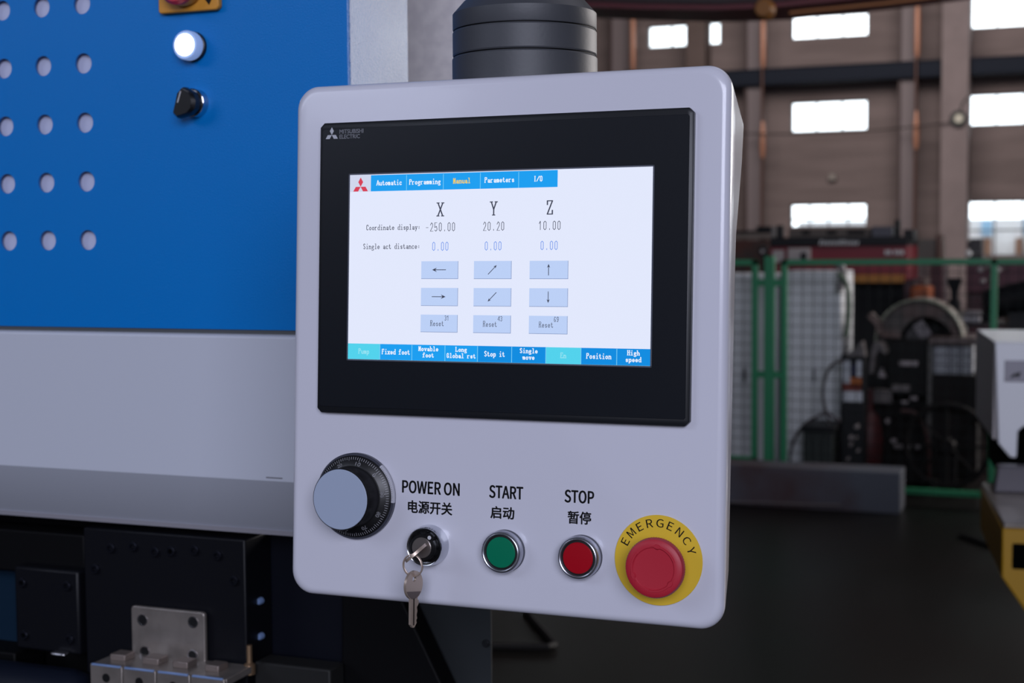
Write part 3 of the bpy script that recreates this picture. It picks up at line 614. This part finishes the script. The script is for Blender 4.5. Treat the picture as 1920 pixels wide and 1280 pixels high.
# black ram tooling below the beam
ox = mat('black_oxide', (10, 11, 17), rough=.45, spec=.25); ox2 = mat('black_oxide_deep', (4, 4, 6), rough=.6, spec=.15); navy = mat('navy_panel', (10, 32, 50), rough=.5, spec=.2)
socket = mat('socket_black', (8, 8, 10), rough=.5); bright = mat('bright_steel', (190, 188, 192), rough=.25, metal=1)
def bolt_at(parent, px, py, Y, r=.0055, mt=None, cs=False):
    q = A(px, py, Y); c = (q.x+1, q.y-1.2, q.z)
    b_ = MB().lathe([(r, -.001), (r, .002), (r*.85, .003), (r*.5, .003), (r*.45, -.0005)], c, NY, (1, 0, 0), 20).build('bolt', mt or mat('bolt_dark', (44, 46, 56), rough=.3, metal=.8), parent)
    if cs: pass
    return b_
def Lbox(name, mt, px0, py0, px1, py1, Y, d, bev=.002, par=None):
    x0, x1, z0, z1 = bb(px0, py0, px1, py1, Y)
    return MB().box(x0+1, x1+1, Y-1.2, Y-1.2+d, z0, z1).build(name, mt, par or PX, bevel=bev)
Lbox('under_bay', ox2, -400, 960, 700, 1600, 1.305, .02, 0)
cpl = Lbox('clamp_plate', ox, 160, 1000, 462, 1330, 1.245, .05)
for x, y in ((208, 1027), (250, 1024), (291, 1034), (321, 1033), (365, 1031), (408, 1041), (179, 1066), (439, 1088)): bolt_at(cpl, x, y, 1.2445)
Lbox('top_rail', ox2, -300, 985, 158, 1062, 1.26, .04)
spl = Lbox('side_plate', ox, 28, 1066, 148, 1222, 1.24, .05, .003)
for x, y in ((42, 1092), (126, 1098), (46, 1190), (131, 1198)): bolt_at(spl, x, y, 1.2395)
Lbox('blue_guard', navy, -300, 1056, 34, 1190, 1.29, .01)
Lbox('lower_block', ox2, -300, 1205, 30, 1400, 1.25, .05)
Lbox('foot_cover', mat('dark_slate_cover', (12, 18, 32), rough=.5, spec=.2), -120, 1256, 140, 1500, 1.2, .05, .02)
Lbox('pale_pad', bright, 93, 1224, 120, 1230, 1.23, .01, .002)
q1, q2 = bright, mat('blue_bolt_and_edge_glint', (150, 180, 232), rough=.3, metal=.5)
for x, y in ((160, 1101), (162, 1163), (472, 1126), (486, 1127), (475, 1192), (487, 1193)):
    q = A(x, y, 1.27); MB().lathe([(.0038, -.004), (.0038, .001), (.0026, .003)], (q.x+1, .07, q.z), (0, -1, 0), (1, 0, 0), 14).build('side_bolt', q2, PX)
Lbox('body_panel', mat('navy_black_panel', (8, 11, 22), rough=.5, spec=.2), 462, 1000, 690, 1262, 1.298, .004, .001)
# dark sloping casting in front of the grey frame
P_ = [A(x, y, 1.285) for x, y in ((640, 1050), (720, 1050), (762, 1143), (832, 1292), (900, 1440), (640, 1440))]
MB().rings([[(p.x+1, p.y-1.2+e, p.z) for p in P_] for e in (0, .03)]).build('casting', ox2, PX, bevel=.002)
Lbox('grey_step', Pm('grey_step_paint', (36, 36, 36), spec=.2), 478, 1248, 620, 1400, 1.25, .03)
q = A(468, 1245, 1.24); MB().lathe([(.006, 0), (.006, .01), (.003, .012), (.003, .03)], (q.x+1, .04, q.z-.01), (0, 0, 1), (1, 0, 0), 16).build('brass_fitting', Pm('brass', (170, 140, 110), rough=.35, metal=.8), PX)
# hinge bracket: a thing screwed to the clamp plate
satin = mat('satin_steel', (156, 148, 142), rough=.34, metal=.6, mottle=.25, mscale=30, bump=.1, bscale=200)
x0, x1, z0, z1 = bb(247, 1142, 384, 1262, 1.236)
hb = thing('steel_hinge_bracket', 'satin steel hinge bracket with dark screw holes at the foot of the black clamp plate', 'bracket', (x0, 1.236, z0))
W_, H_ = x1-x0, z1-z0
def rrect(u0, u1, v0, v1, r, n=5):
    out = []
    for cx, cz, a0 in ((u1-r, v1-r, 0), (u0+r, v1-r, pi/2), (u0+r, v0+r, pi), (u1-r, v0+r, 3*pi/2)):
        for k in range(n+1): a = a0+pi/2*k/n; out.append((cx+r*math.cos(a), cz+r*math.sin(a)))
    return out
MB().rings([[(a, y, b) for a, b in rrect(0, W_, 0, H_, .004)] for y in (0, .005)]).build('back_plate', satin, hb, bevel=.001)
for px, py in ((267, 1162), (362, 1166), (272, 1222), (361, 1228)):
    q = A(px, py, 1.236); c = (q.x-x0, 0, q.z-z0)
    b_ = MB().lathe([(.0062, .0002), (.0062, .0006), (.0048, .0006), (.0044, -.0)], c, NY, (1, 0, 0), 24, False, False).build('countersink', bright, hb)
    MB().lathe([(.0046, .0002), (.0046, .0004)], c, NY, (1, 0, 0), 20).build('screw', socket, b_)
lx0, lx1 = A(172, 1245, 1.19).x-x0, A(425, 1270, 1.19).x-x0
zt_ = A(300, 1257, 1.19).z-z0
MB().box(lx0, lx1, -.046, .004, zt_-.008, zt_-.0005).build('shelf', satin, hb, bevel=.001)
n = 4
for k in range(n):
    a = lx0+(lx1-lx0)*k/n+.0006; b = lx0+(lx1-lx0)*(k+1)/n-.0006
    kb = MB().box(a, b, -.0495, -.046, zt_-.05, zt_).build('front_leaf', satin, hb, bevel=.0008)
    MB().box(a+.002, b-.002, -.0502, -.0475, zt_-.0012, zt_+.0008).build('painted_edge_glint', q2, kb, bevel=.0003)  # bright blue strip paints the highlight along the upper edge of the leaf
    MB().lathe([(.0046, .0), (.0046, .0004)], ((a+b)/2, -.0496, zt_-.013), NY, (1, 0, 0), 20).build('screw', socket, kb)
for k, (a, b) in enumerate(((222, 250), (282, 312), (338, 366), (398, 424))):
    xa_, xb_ = A(a, 1240, 1.22).x-x0, A(b, 1245, 1.22).x-x0
    MB().box(xa_, xb_, -.03, -.012, zt_-.001, zt_+.006).build('knuckle', Pm('pale_knuckle', (138, 126, 120), rough=.4, metal=.6), hb, bevel=.001)

# ------------------------------------------------------------------ pendant swivel joint
jm = mat('anodised_grey', (66, 68, 73), rough=.5, spec=.5, bump=.08, bscale=300)
JX, JY = -.3753, 1.0
jt = thing('swivel_joint', 'dark grey ringed swivel joint on top of the white control pendant', 'joint', (JX, JY, 1.56))
def jr(name, prof, par=jt, mt=jm): return MB().lathe([(r, h-1.56) for r, h in prof], (0, 0, 0), (0, 0, 1), (1, 0, 0), 96).build(name, mt, par, ang=25)
jr('flange_ring', [(.0539, 1.56), (.0539, 1.5918), (.0532, 1.5928)])
jr('groove', [(.0526, 1.5925), (.0526, 1.6140)], mt=ox2)
jr('middle_ring', [(.0530, 1.5938), (.0535, 1.5948), (.0535, 1.6108), (.0530, 1.6118)])
jr('top_ring', [(.0530, 1.6128), (.0534, 1.6138), (.0534, 1.6246), (.0455, 1.6335), (.040, 1.6335)])
jr('neck_tube', [(.022, 1.6330), (.022, 2.35)])
MB().box(-.55, .04, -.04, .04, .74, .84).build('cross_arm', jm, jt, bevel=.006)

# ------------------------------------------------------------------ the control pendant
CP = CAM+Vector((-.37116, .92752, -.01168)); LEAN = math.radians(-3.187)
PD = thing('control_pendant', 'white operator control pendant with touch screen, dial and coloured buttons', 'control panel', CP, (LEAN, 0, 0))
def L(u, v, w_): return (u*.001, -w_*.001, v*.001)
white = mat('gloss_white_enamel', (206, 206, 218), rough=.22, spec=.5, coat=.25, bump=.03, bscale=14, bdist=.002)
def rr(u0, u1, v0, v1, r, n=10): return rrect(u0, u1, v0, v1, r, n)
U0, U1, V0, V1, CR = -165, 164, -242.5, 136, 17
R = []
for k in range(7):
    a = pi/2*k/6; ins = 6*(1-math.sin(a)); wv = -6-6*(1-math.cos(a))
    R.append([L(x, z, wv) for x, z in rr(U0+ins, U1-ins, V0+ins, V1-ins, CR-ins)])
def wback(v):
    if v > 88: return -50
    if v > 20: return -30-20*(v-20)/68
    return -30+7*min(1, (20-v)/235)
R.append([L(x, z, -14) for x, z in rr(U0, U1, V0, V1, CR)])
bk = rr(U0, U1, V0+24, V1-22, 14)
# resample vertical runs so the back edge can step in depth
def dens(r):
    out = []
    for i, p in enumerate(r):
        q = r[(i+1) % len(r)]; out.append(p); d = math.hypot(q[0]-p[0], q[1]-p[1])
        if d > 60:
            for k in range(1, 12): out.append((p[0]+(q[0]-p[0])*k/12, p[1]+(q[1]-p[1])*k/12))
    return out
rr_d = dens(rr(U0, U1, V0, V1, CR)); bk_d = []
for x, z in rr_d:
    zz = V0+24+(z-V0)*(V1-22-V0-24)/(V1-V0); bk_d.append((x, zz))
R = []
for k in range(7):
    a = pi/2*k/6; ins = 6*(1-math.sin(a)); wv = -6-6*(1-math.cos(a))
    kx = (U1-U0-2*ins)/(U1-U0); kz = (V1-V0-2*ins)/(V1-V0); cu, cv = (U0+U1)/2, (V0+V1)/2
    base_r = dens(rr(U0, U1, V0, V1, CR))
    R.append([L(cu+(x-cu)*kx, cv+(z-cv)*kz, wv) for x, z in base_r])
R.append([L(x, z, -14) for x, z in rr_d])
R.append([L(x, z, wback(z)+1.5) for x, z in bk_d])
R.append([L(cu+(x-cu)*.985, cv+(z-cv)*.985, wback(z)-1) for x, z in bk_d])
hs = MB().rings(R).build('housing', white, PD, ang=50)
MB().box(-.09, .08, .03, .13, -.12, .122).build('rear_housing', white, PD, bevel=.006)
# operator terminal
bzm = mat('terminal_black', (24, 26, 30), rough=.4, spec=.4); bz = mat('terminal_sheet', (20, 23, 29), rough=.3, spec=.35)
def oct_(u0, u1, v0, v1, c): return [(u0+c, v1), (u0, v1-c), (u0, v0+c), (u0+c, v0), (u1-c, v0), (u1, v0+c), (u1, v1-c), (u1-c, v1)]
MB().rings([[L(a, b, -6) for a, b in oct_(-140.6, 140.6, -105.9, 107, 3.2)], [L(a, b, -1.2) for a, b in oct_(-140.6, 140.6, -105.9, 107, 3.2)], [L(a, b, 0) for a, b in oct_(-138.8, 138.8, -104.1, 105.2, 2.6)]]).build('terminal_bezel', bzm, PD, bevel=.0004)
MB().rings([[L(a, b, 0) for a, b in oct_(-138, 138, -101.2, 102.2, 1.2)], [L(a, b, .3) for a, b in oct_(-137.8, 137.8, -101, 102, 1.2)]]).build('terminal_front_sheet', bz, PD)
def frame_q(mb, u0, u1, v0, v1, t, w_):
    for a, b, c, d in ((u0, u1, v1-t, v1), (u0, u1, v0, v0+t), (u0, u0+t, v0, v1), (u1-t, u1, v0, v1)): mb.box(a*.001, b*.001, -w_*.001, -.0002, c*.001, d*.001)
    return mb
frame_q(MB(), -115.9, 114.4, -67.0, 69.1, 1.0, .55).build('display_frame', Pm('frame_grey', (84, 88, 100), rough=.35), PD, smooth=False)
scr = MB().box(-.1150, .1134, -.0004, -.0002, -.0661, .0681).build('display', glow('screen_white', (226, 232, 252)), PD, smooth=False)
def rect(u0, u1, v0, v1, w_, name, mt, par=scr): return MB().box(u0*.001, u1*.001, -w_*.001, -.0003, v0*.001, v1*.001).build(name, mt, par, smooth=False)
def place(w_): return lambda u, v: L(u, v, w_)
tabm = glow('screen_tab_blue', (26, 158, 240)); tabd = glow('screen_tab_deep', (14, 140, 224)); cyan = glow('screen_tab_cyan', (82, 210, 236)); line = glow('screen_line', (120, 205, 245))
ink = glow('screen_ink', (62, 66, 84)); inkb = glow('screen_ink_blue', (92, 140, 232)); wh = glow('screen_letter_white', (236, 244, 255)); yl = glow('screen_letter_yellow', (236, 206, 96)); pal = glow('screen_letter_pale', (150, 226, 240))
keyc = glow('screen_key_blue', (188, 208, 246)); keys = glow('screen_key_edge', (130, 148, 190))
rect(-115, -98, 55.8, 68.0, .45, 'logo_field', glow('screen_logo_field', (208, 214, 236)))
edges = [-97.9, -69.3, -40.4, -12.0, 16.9, 45.6]
names = ['Automatic', 'Programming', 'Manual', 'Parameters', 'I/O']
def word(nm, mt, body, u, v, cell, h, th, pl_, table=None, squeeze=1.):
    stroke_text(MB(), body, u, v, cell, h, th, pl_, table, squeeze=squeeze).build(nm, mt, scr, smooth=False)
for i in range(5):
    rect(edges[i], edges[i+1], 55.9, 67.6, .45, 'tab_button', tabm)
    if i: rect(edges[i]-.25, edges[i]+.15, 56.0, 67.0, .5, 'divider', line)
    word('tab_lettering', yl if i == 2 else wh, names[i], (edges[i]+edges[i+1])/2-(0 if i else -.5), 60.2, 2.27, 3.5, .6, place(.55))
be = [-115.0, -88.9, -63.4, -37.5, -12.4, 13.4, 38.7, 64.3, 89.9, 113.4]
bn_ = [['Pump'], ['Fixed foot'], ['Movable', 'foot'], ['Long', 'Global rst'], ['Stop it'], ['Single', 'move'], ['En'], ['Position'], ['High', 'speed']]
for i in range(9):
    mt = cyan if i in (0, 6) else (tabm if i in (1, 2, 3) else tabd)
    rect(be[i], be[i+1], -65.9, -54.6, .45, 'tab_button', mt)
    if i: rect(be[i]-.25, be[i]+.2, -65.8, -54.8, .5, 'divider', line)
    cxx = (be[i]+be[i+1])/2; t = pal if i in (0, 6) else wh
    if len(bn_[i]) == 1: word('tab_lettering', t, bn_[i][0], cxx, -61.8, 2.27, 3.5, .6, place(.55))
    else:
        word('tab_lettering', t, bn_[i][0], cxx, -58.9, 2.27, 3.1, .6, place(.55)); word('tab_lettering', t, bn_[i][1], cxx, -63.4, 2.27, 3.1, .6, place(.55))
rect(-115, 113.4, -66.1, -65.9, .45, 'divider', line)
for ch, u in (('X', -42.5), ('Y', -1.6), ('Z', 40.2)): word('axis_letter', ink, ch, u, 37.3, 6.6, 9.2, .95, place(.45))
for s_, u in (('-250.00', -42.4), ('20.20', -1.5), ('10.00', 40.2)): word('screen_number', ink, s_, u, 26.5, 3.42, 6.0, .42, place(.45), D, squeeze=.92)
word('screen_lettering', ink, 'Coordinate display:', -79.6, 27.9, 2.29, 3.7, .44, place(.45)); word('screen_lettering', ink, 'Single act distance:', -80.8, 14.2, 2.29, 3.7, .44, place(.45))
for u in (-42.2, -1.7, 40.0): word('screen_number', inkb, '0.00', u, 12.7, 3.42, 6.0, .42, place(.45), D, squeeze=.92)
kx = [(-56.8, -28.4), (-16.0, 12.1), (25.9, 53.9)]; kz = [(-7.2, 5.1), (-26.4, -13.9), (-45.2, -33.0)]
def arrow(cu, cv, ang, ln, head):
    c, s_ = math.cos(ang), math.sin(ang)
    def q(a, b): return L(cu+a*c-b*s_, cv+a*s_+b*c, .62)
    mb = MB()
    mb.add([q(-ln, -.25), q(ln-1, -.25), q(ln-1, .25), q(-ln, .25)], [(0, 1, 2, 3)])
    mb.add([q(ln, 0), q(ln-head, head*.42), q(ln-head*.62, 0), q(ln-head, -head*.42)], [(0, 1, 2, 3)])
    mb.build('arrow_symbol', ink, scr, smooth=False)
for i, (a, b) in enumerate(kx):
    for j, (c, d) in enumerate(kz):
        rect(a, b+.35, c-.35, d, .45, 'key_shadow', keys); rect(a, b, c, d, .55, 'screen_key', keyc)
        cu, cv = (a+b)/2, (c+d)/2
        if j == 2:
            word('key_lettering', ink, 'Reset', cu-1.3, cv-1.9, 2.2, 3.9, .36, place(.62))
            word('key_number', ink, ('31', '43', '69')[i], cu+6.2, d-4.0, 2.0, 3.4, .32, place(.66), D)
        else: arrow( cu+(.0 if i else -.3), cv, [[pi, 0], [pi/4, -3*pi/4], [pi/2, -pi/2]][i][j], [5.4, 4.6, 4.0][i], [3.8, 2.6, 2.8][i])
def tri(mb, u, v, s_, w_):
    """three rhombs meeting in one point, the top one upright"""
    for k in range(3):
        a0 = pi/2+2*pi*k/3
        P = [(0, 0), (s_/math.sqrt(3)*1.0, pi/6), (s_, 0), (s_/math.sqrt(3)*1.0, -pi/6)]
        pts = [L(u+r*math.cos(a0+t), v+r*math.sin(a0+t)*.98, w_) for r, t in P]
        mb.add(pts, [(0, 1, 2, 3)])
    return mb
tri(MB(), -106.1, 59.4, 6.9, .6).build('red_emblem', glow('screen_emblem_red', (214, 62, 84)), scr, smooth=False)
grey_print = Pm('grey_print', (176, 178, 186), rough=.5)
tri(MB(), -130.4, 97.9, 5.8, .35).build('emblem', grey_print, PD, smooth=False)
tb = MB(); text_flat(tb, 'MITSUBISHI', -124.0, -104.6, 98.6, 101.6, .08, None, place(.36)); text_flat(tb, 'ELECTRIC', -124.0, -107.4, 94.9, 97.8, .08, None, place(.36))
tb.build('lettering', grey_print, PD, smooth=False)
# lettering over the switches
pr = Pm('black_print', (24, 24, 28), rough=.5)
WF = -5.9
for body, u0, u1, v0, v1, bo, f_ in (('POWER ON', -72.6, -27.7, -162.0, -153.1, .31, FONT), ('START', -4.5, 20.7, -161.9, -153.1, .31, FONT), ('STOP', 51.9, 72.9, -161.9, -153.3, .31, FONT),
                                   ('电源开关', -67.8, -33.2, -176.3, -167.4, .27, FONT), ('启动', -3.4, 14.3, -176.3, -167.8, .27, FONT), ('暂停', 54.4, 71.0, -176.4, -167.8, .25, FONT)):
    text_flat(MB(), body, u0, u1, v0, v1, bo, f_, place(WF)).build('lettering', pr, PD, smooth=False)
NW = (0, -1, 0); UX = (1, 0, 0)
def lath(prof, u, v, name, mt, par, seg=56, ang=35, **k):
    # prof in mm: (radius, height w)
    return MB().lathe([(r*.001, h*.001) for r, h in prof], (u*.001, 0, v*.001), NW, UX, seg, **k).build(name, mt, par, ang=ang)
# graduated dial
du, dv = -109.4, -166.3; black = Pm('dial_black', (16, 16, 19), rough=.38, spec=.5)
sm = mat('vernier_grey', (72, 74, 86), rough=.35, metal=.3)
vr = lath([(31.6, -6), (31.6, -2.6), (31.2, -2.2)], du, dv, 'vernier_ring', sm, PD, 96)
mb = MB(); pts = []
for k in range(25):
    a = math.radians(-6+54*k/24); pts.append(a)
mb.rings([[L(du+r*math.cos(a), dv+r*math.sin(a), h) for r, h in ((29.8, -2.0), (31.4, -2.0), (31.75, -2.6), (31.75, -5.0))] for a in pts], False, False, False).build('vernier_scale', Pm('vernier_white', (190, 190, 200)), vr, smooth=False)
mb = MB()
for k in range(20):
    a = math.radians(-3+48*k/19); c, s_ = math.cos(a), math.sin(a); t = .12
    mb.add([L(du+r*c-q*s_, dv+r*s_+q*c, -1.9) for r, q in ((30.2, -t), (31.2, -t), (31.2, t), (30.2, t))], [(0, 1, 2, 3)])
mb.build('vernier_ticks', pr, vr, smooth=False)
dl = lath([(29.4, -5), (29.9, -3), (29.9, -.8), (29.3, -.2), (23.5, 2.4), (23.0, 2.6), (22.0, 2.6)], du, dv, 'graduated_dial', black, PD, 128)
def cone_h(r): return -.2+(29.3-r)/5.8*2.6+.06
mb = MB()
for k in range(100):
    a = math.radians(43.0-3.6*k); c, s_ = math.cos(a), math.sin(a); ln = 3.0 if k % 10 == 0 else (2.5 if k % 5 == 0 else 1.9); t = .13
    mb.add([L(du+r*c-q*s_, dv+r*s_+q*c, cone_h(r)) for r, q in ((28.9-ln, -t), (28.9, -t), (28.9, t), (28.9-ln, t))], [(0, 1, 2, 3)])
for k in range(10):
    a = math.radians(43.0+36*k); body = str(10*k)
    c, s_ = math.cos(a), math.sin(a); hw_ = 1.0*len(body)
    def pf(x, y): 
        r = 23.1+y; return L(du+r*c+x*s_, dv+r*s_-x*c, cone_h(r)+.02)
    text_flat(mb, body, -hw_, hw_, 0, 2.5, .09, None, pf)
mb.build('scale_marks', Pm('scale_white', (176, 176, 182)), dl, smooth=False)
lath([(22.2, 2.5), (21.4, 4), (20.6, 8), (20.6, 15), (22.2, 18), (22.4, 19.4), (22.0, 20)], du, dv, 'knurled_grip', black, dl, 120, rib=((1, 2, 3, 4), .012))
lath([(21.6, 19.9), (21.6, 20.3), (21.3, 20.5)], du, dv, 'cap_disc', mat('blue_grey_cap', (156, 168, 190), rough=.5), dl, 96, ang=12)
# key switch
ku, kv = -50, -198.6
chrome = Pm('chrome', (200, 202, 208), rough=.12, metal=1)
kb_ = lath([(14.8, -6), (14.8, -4), (14.3, -1), (14.0, 4), (13.4, 5), (12.6, 4.6)], ku, kv, 'key_switch', chrome, PD)
lath([(12.9, 4), (12.8, 5), (11.8, 4.6), (9.6, 4.6), (9.6, 8), (9.2, 8.4), (7.6, 8.4)], ku, kv, 'collar', Pm('knob_black', (14, 14, 16), rough=.35), kb_)
lath([(7.4, 8), (7.4, 8.9), (7.0, 9.2)], ku, kv, 'key_plug', Pm('nickel', (176, 168, 164), rough=.3, metal=.9), kb_)
a = math.radians(52); mb = MB()
ind = [(math.cos(a)*r-math.sin(a)*q, math.sin(a)*r+math.cos(a)*q) for r, q in ((8, -3), (11, -3), (12.6, -2), (12.6, 2), (11, 3), (8, 3))]
mb.rings([[L(ku+x, kv+z, h) for x, z in ind] for h in (4.6, 8.6)]).build('pointer_tab', Pm('knob_black', (14, 14, 16), rough=.35), kb_)
lath([(1.4, 8.5), (1.4, 8.8)], ku+math.cos(a)*9.6, kv+math.sin(a)*9.6, 'white_dot', Pm('pointer_white', (190, 190, 195)), kb_, 20)
# start and stop buttons
silver = Pm('satin_silver_ring', (176, 178, 188), rough=.28, metal=.9)
def pbutton(u, v, lab, rgb, nm):
    b_ = lath([(14.7, -3.4), (14.9, -1), (14.9, 1.2), (14.5, 2.8), (13.8, 3.7), (13.1, 4.0), (12.5, 3.7), (12.1, 2.8), (12.0, .5)], u, v, 'push_button', silver, PD, 64)
    b_['label'] = lab
    lath([(15.0, -6), (15.0, -4.2), (14.6, -3.4)], u, v, 'base_ring', Pm('grey_base_ring', (92, 94, 104), rough=.4, metal=.5), b_)
    lath([(12.2, -1), (12.1, 2.2), (11.2, 2.3)], u, v, 'seal', Pm('black_collar', (18, 18, 20), rough=.4), b_)
    lath([(10.9, 1.0), (10.8, 2.7), (10.3, 3.1), (6, 3.25), (.5, 3.3)], u, v, 'button_lens', mat(nm, rgb, rough=.35, spec=.3), b_, 64)
pbutton(8.0, -198.7, 'silver ringed green start button', (0, 112, 80), 'button_green')
pbutton(64.8, -198.6, 'silver ringed red stop button', (160, 4, 24), 'button_red')
# emergency stop
yd = lath([(30.6, -6), (30.6, -5.2), (30.4, -5.0)], 119.35, -197.3, 'emergency_disc', mat('warning_yellow', (222, 184, 44), rough=.45), PD, 96, ang=12)
mb = MB()
for i, ch in enumerate('EMERGENCY'):
    a = math.radians(154-17*i); c, s_ = math.cos(a), math.sin(a)
    wd = {'M': 2.5, 'G': 2.5, 'N': 2.2, 'C': 2.3, 'R': 2.2, 'Y': 2.3}.get(ch, 1.9)
    def pf(x, y): r = 22.1+y; return L(118.6+r*c+x*s_, -197.0+r*s_-x*c, -4.9)
    text_flat(mb, ch, -wd, wd, 0, 5.6, 0.04, FONT, pf)
mb.build('lettering', pr, yd, smooth=False)
eu, ev = 122.6, -199.2
mr = mat('mushroom_red', (176, 34, 52), rough=.45, spec=.4)
lath([(14, -5), (13, 8), (16, 11)], eu, ev, 'stem', Pm('isolator_dark_red', (110, 16, 28)), yd)
mh = lath([(16, 10), (19.8, 11), (20.2, 12.2), (20.2, 15.2), (19.2, 17.6), (17.0, 18.8), (14.2, 18.7), (13.6, 18.2), (6, 18.0), (.5, 18.0)], eu, ev, 'mushroom_head', mr, yd, 144, rib=((1, 2, 3), .014))
for k in range(3):
    a0 = math.radians(20+120*k); mb = MB(); n = 12; Rg = []
    for j in range(n+1):
        a = a0+math.radians(78)*j/n; wdt = .9*min(1, (n-j)/3+.15)+ (1.2 if j in (9, 10) else 0)
        Rg.append([L(eu+r*math.cos(a), ev+r*math.sin(a), h) for r, h in ((14.9-wdt, 18.3), (14.9-wdt*.6, 19.1), (14.9+wdt*.6, 19.1), (14.9+wdt, 18.3))])
    mb.rings(Rg).build('arrow_ridge', mr, mh)

# ------------------------------------------------------------------ keys
nickel = mat('nickel_key', (192, 174, 160), rough=.34, metal=.6, bump=.05, bscale=400)
def pdw(u, v, w_):   # pendant point in the world
    return CP+Euler((LEAN, 0, 0)).to_matrix() @ Vector(L(u, v, w_))
def ell(cx, cz, a, b, n=32): return [(cx+a*math.cos(2*pi*k/n), cz+b*math.sin(2*pi*k/n)) for k in range(n)]
def key_bow(mb, Mf, cx, cz, a, b, hx, hz_, hr_, t):
    o = ell(cx, cz, a, b); h = ell(hx, hz_, hr_, hr_)
    mb.rings([[Mf(x, z, t) for x, z in o], [Mf(x, z, t) for x, z in h], [Mf(x, z, -t) for x, z in h], [Mf(x, z, -t) for x, z in o], [Mf(x, z, t) for x, z in o]], False, False)
    return mb
# the one in the lock: its plane holds the switch axis
ik = thing('lock_key', 'nickel key standing edge-on in the power lock', 'key', pdw(ku, kv, 9.2), (LEAN, 0, 0))
ka = math.radians(40); dx, dz = math.cos(ka), math.sin(ka)
def Mi(x, z, t): return ((x*dx-t*dz)*.001, -z*.974*.001, (x*dz+t*dx-z*.225)*.001)   # x across the blade, z outwards
mb = MB(); mb.rings([[Mi(x, z, t) for x, z in ((-3.6, 0), (3.6, 0), (3.4, 6), (-3.4, 6))] for t in (-1, 1)]).build('blade', nickel, ik)
key_bow(MB(), Mi, 2.4, 13.4, 8.8, 9.2, .5, 16.4, 2.6, 1.05).build('bow', nickel, ik)
# split ring, hanging parallel to the panel through both bows
hold = pdw(ku, kv, 9.2)+Euler((LEAN, 0, 0)).to_matrix() @ Vector(Mi(.5, 16.6, 0))
rc = hold+Vector((.0005, 0, -.0066))
kr = thing('key_ring', 'small split ring hanging from the key in the lock', 'ring', rc)
mb = MB(); mb.tube([(7.2e-3*math.cos(4*pi*k/72), .0022*(k/72-.5), 7.7e-3*math.sin(4*pi*k/72)) for k in range(73)], .00052, 8).build('wire_coil', nickel, kr)
kc = rc+Vector((.0004, 0, -.0063))
hk = thing('hanging_key', 'nickel key hanging down from the split ring below the lock', 'key', kc, (0, math.radians(2), math.radians(76)))
def Mh(x, z, t): return (x*.001, -t*.001, z*.001)
key_bow(MB(), Mh, 0, -7.4, 9.4, 10.0, .0, -3.0, 2.1, 1.0).build('bow', nickel, hk)
bl = [(-3.8, -18.8), (-3.6, -40), (-1.2, -42.8), (.6, -42.8), (3.2, -39.5), (2.6, -37.5), (3.6, -36), (3.0, -33), (3.8, -30), (3.2, -27), (5.2, -24.5), (5.2, -21.5), (3.9, -21), (3.9, -18.8)]
ep = [(9.0*math.cos(a_), -7.4+9.6*math.sin(a_)) for a_ in [math.radians(200+(325-200)*k/14) for k in range(15)]]
MB().rings([[Mh(x, z, t) for x, z in ep] for t in (.99, 1.05)]).build('engraved_band', Pm('dull_nickel', (120, 108, 104), rough=.45, metal=.6), hk, smooth=False)
kbld = MB().rings([[Mh(x, z, t) for x, z in [(a_*.96, b_*.87) for a_, b_ in bl]] for t in (-1, 1)]).build('blade', nickel, hk)
MB().rings([[Mh(x, z, t) for x, z in ((-1.1, -16.8), (.4, -16.8), (.4, -35.6), (-1.1, -35.6))] for t in (.95, 1.06)]).build('groove', Pm('groove_dark', (60, 50, 46), rough=.5, metal=.5), kbld, smooth=False)
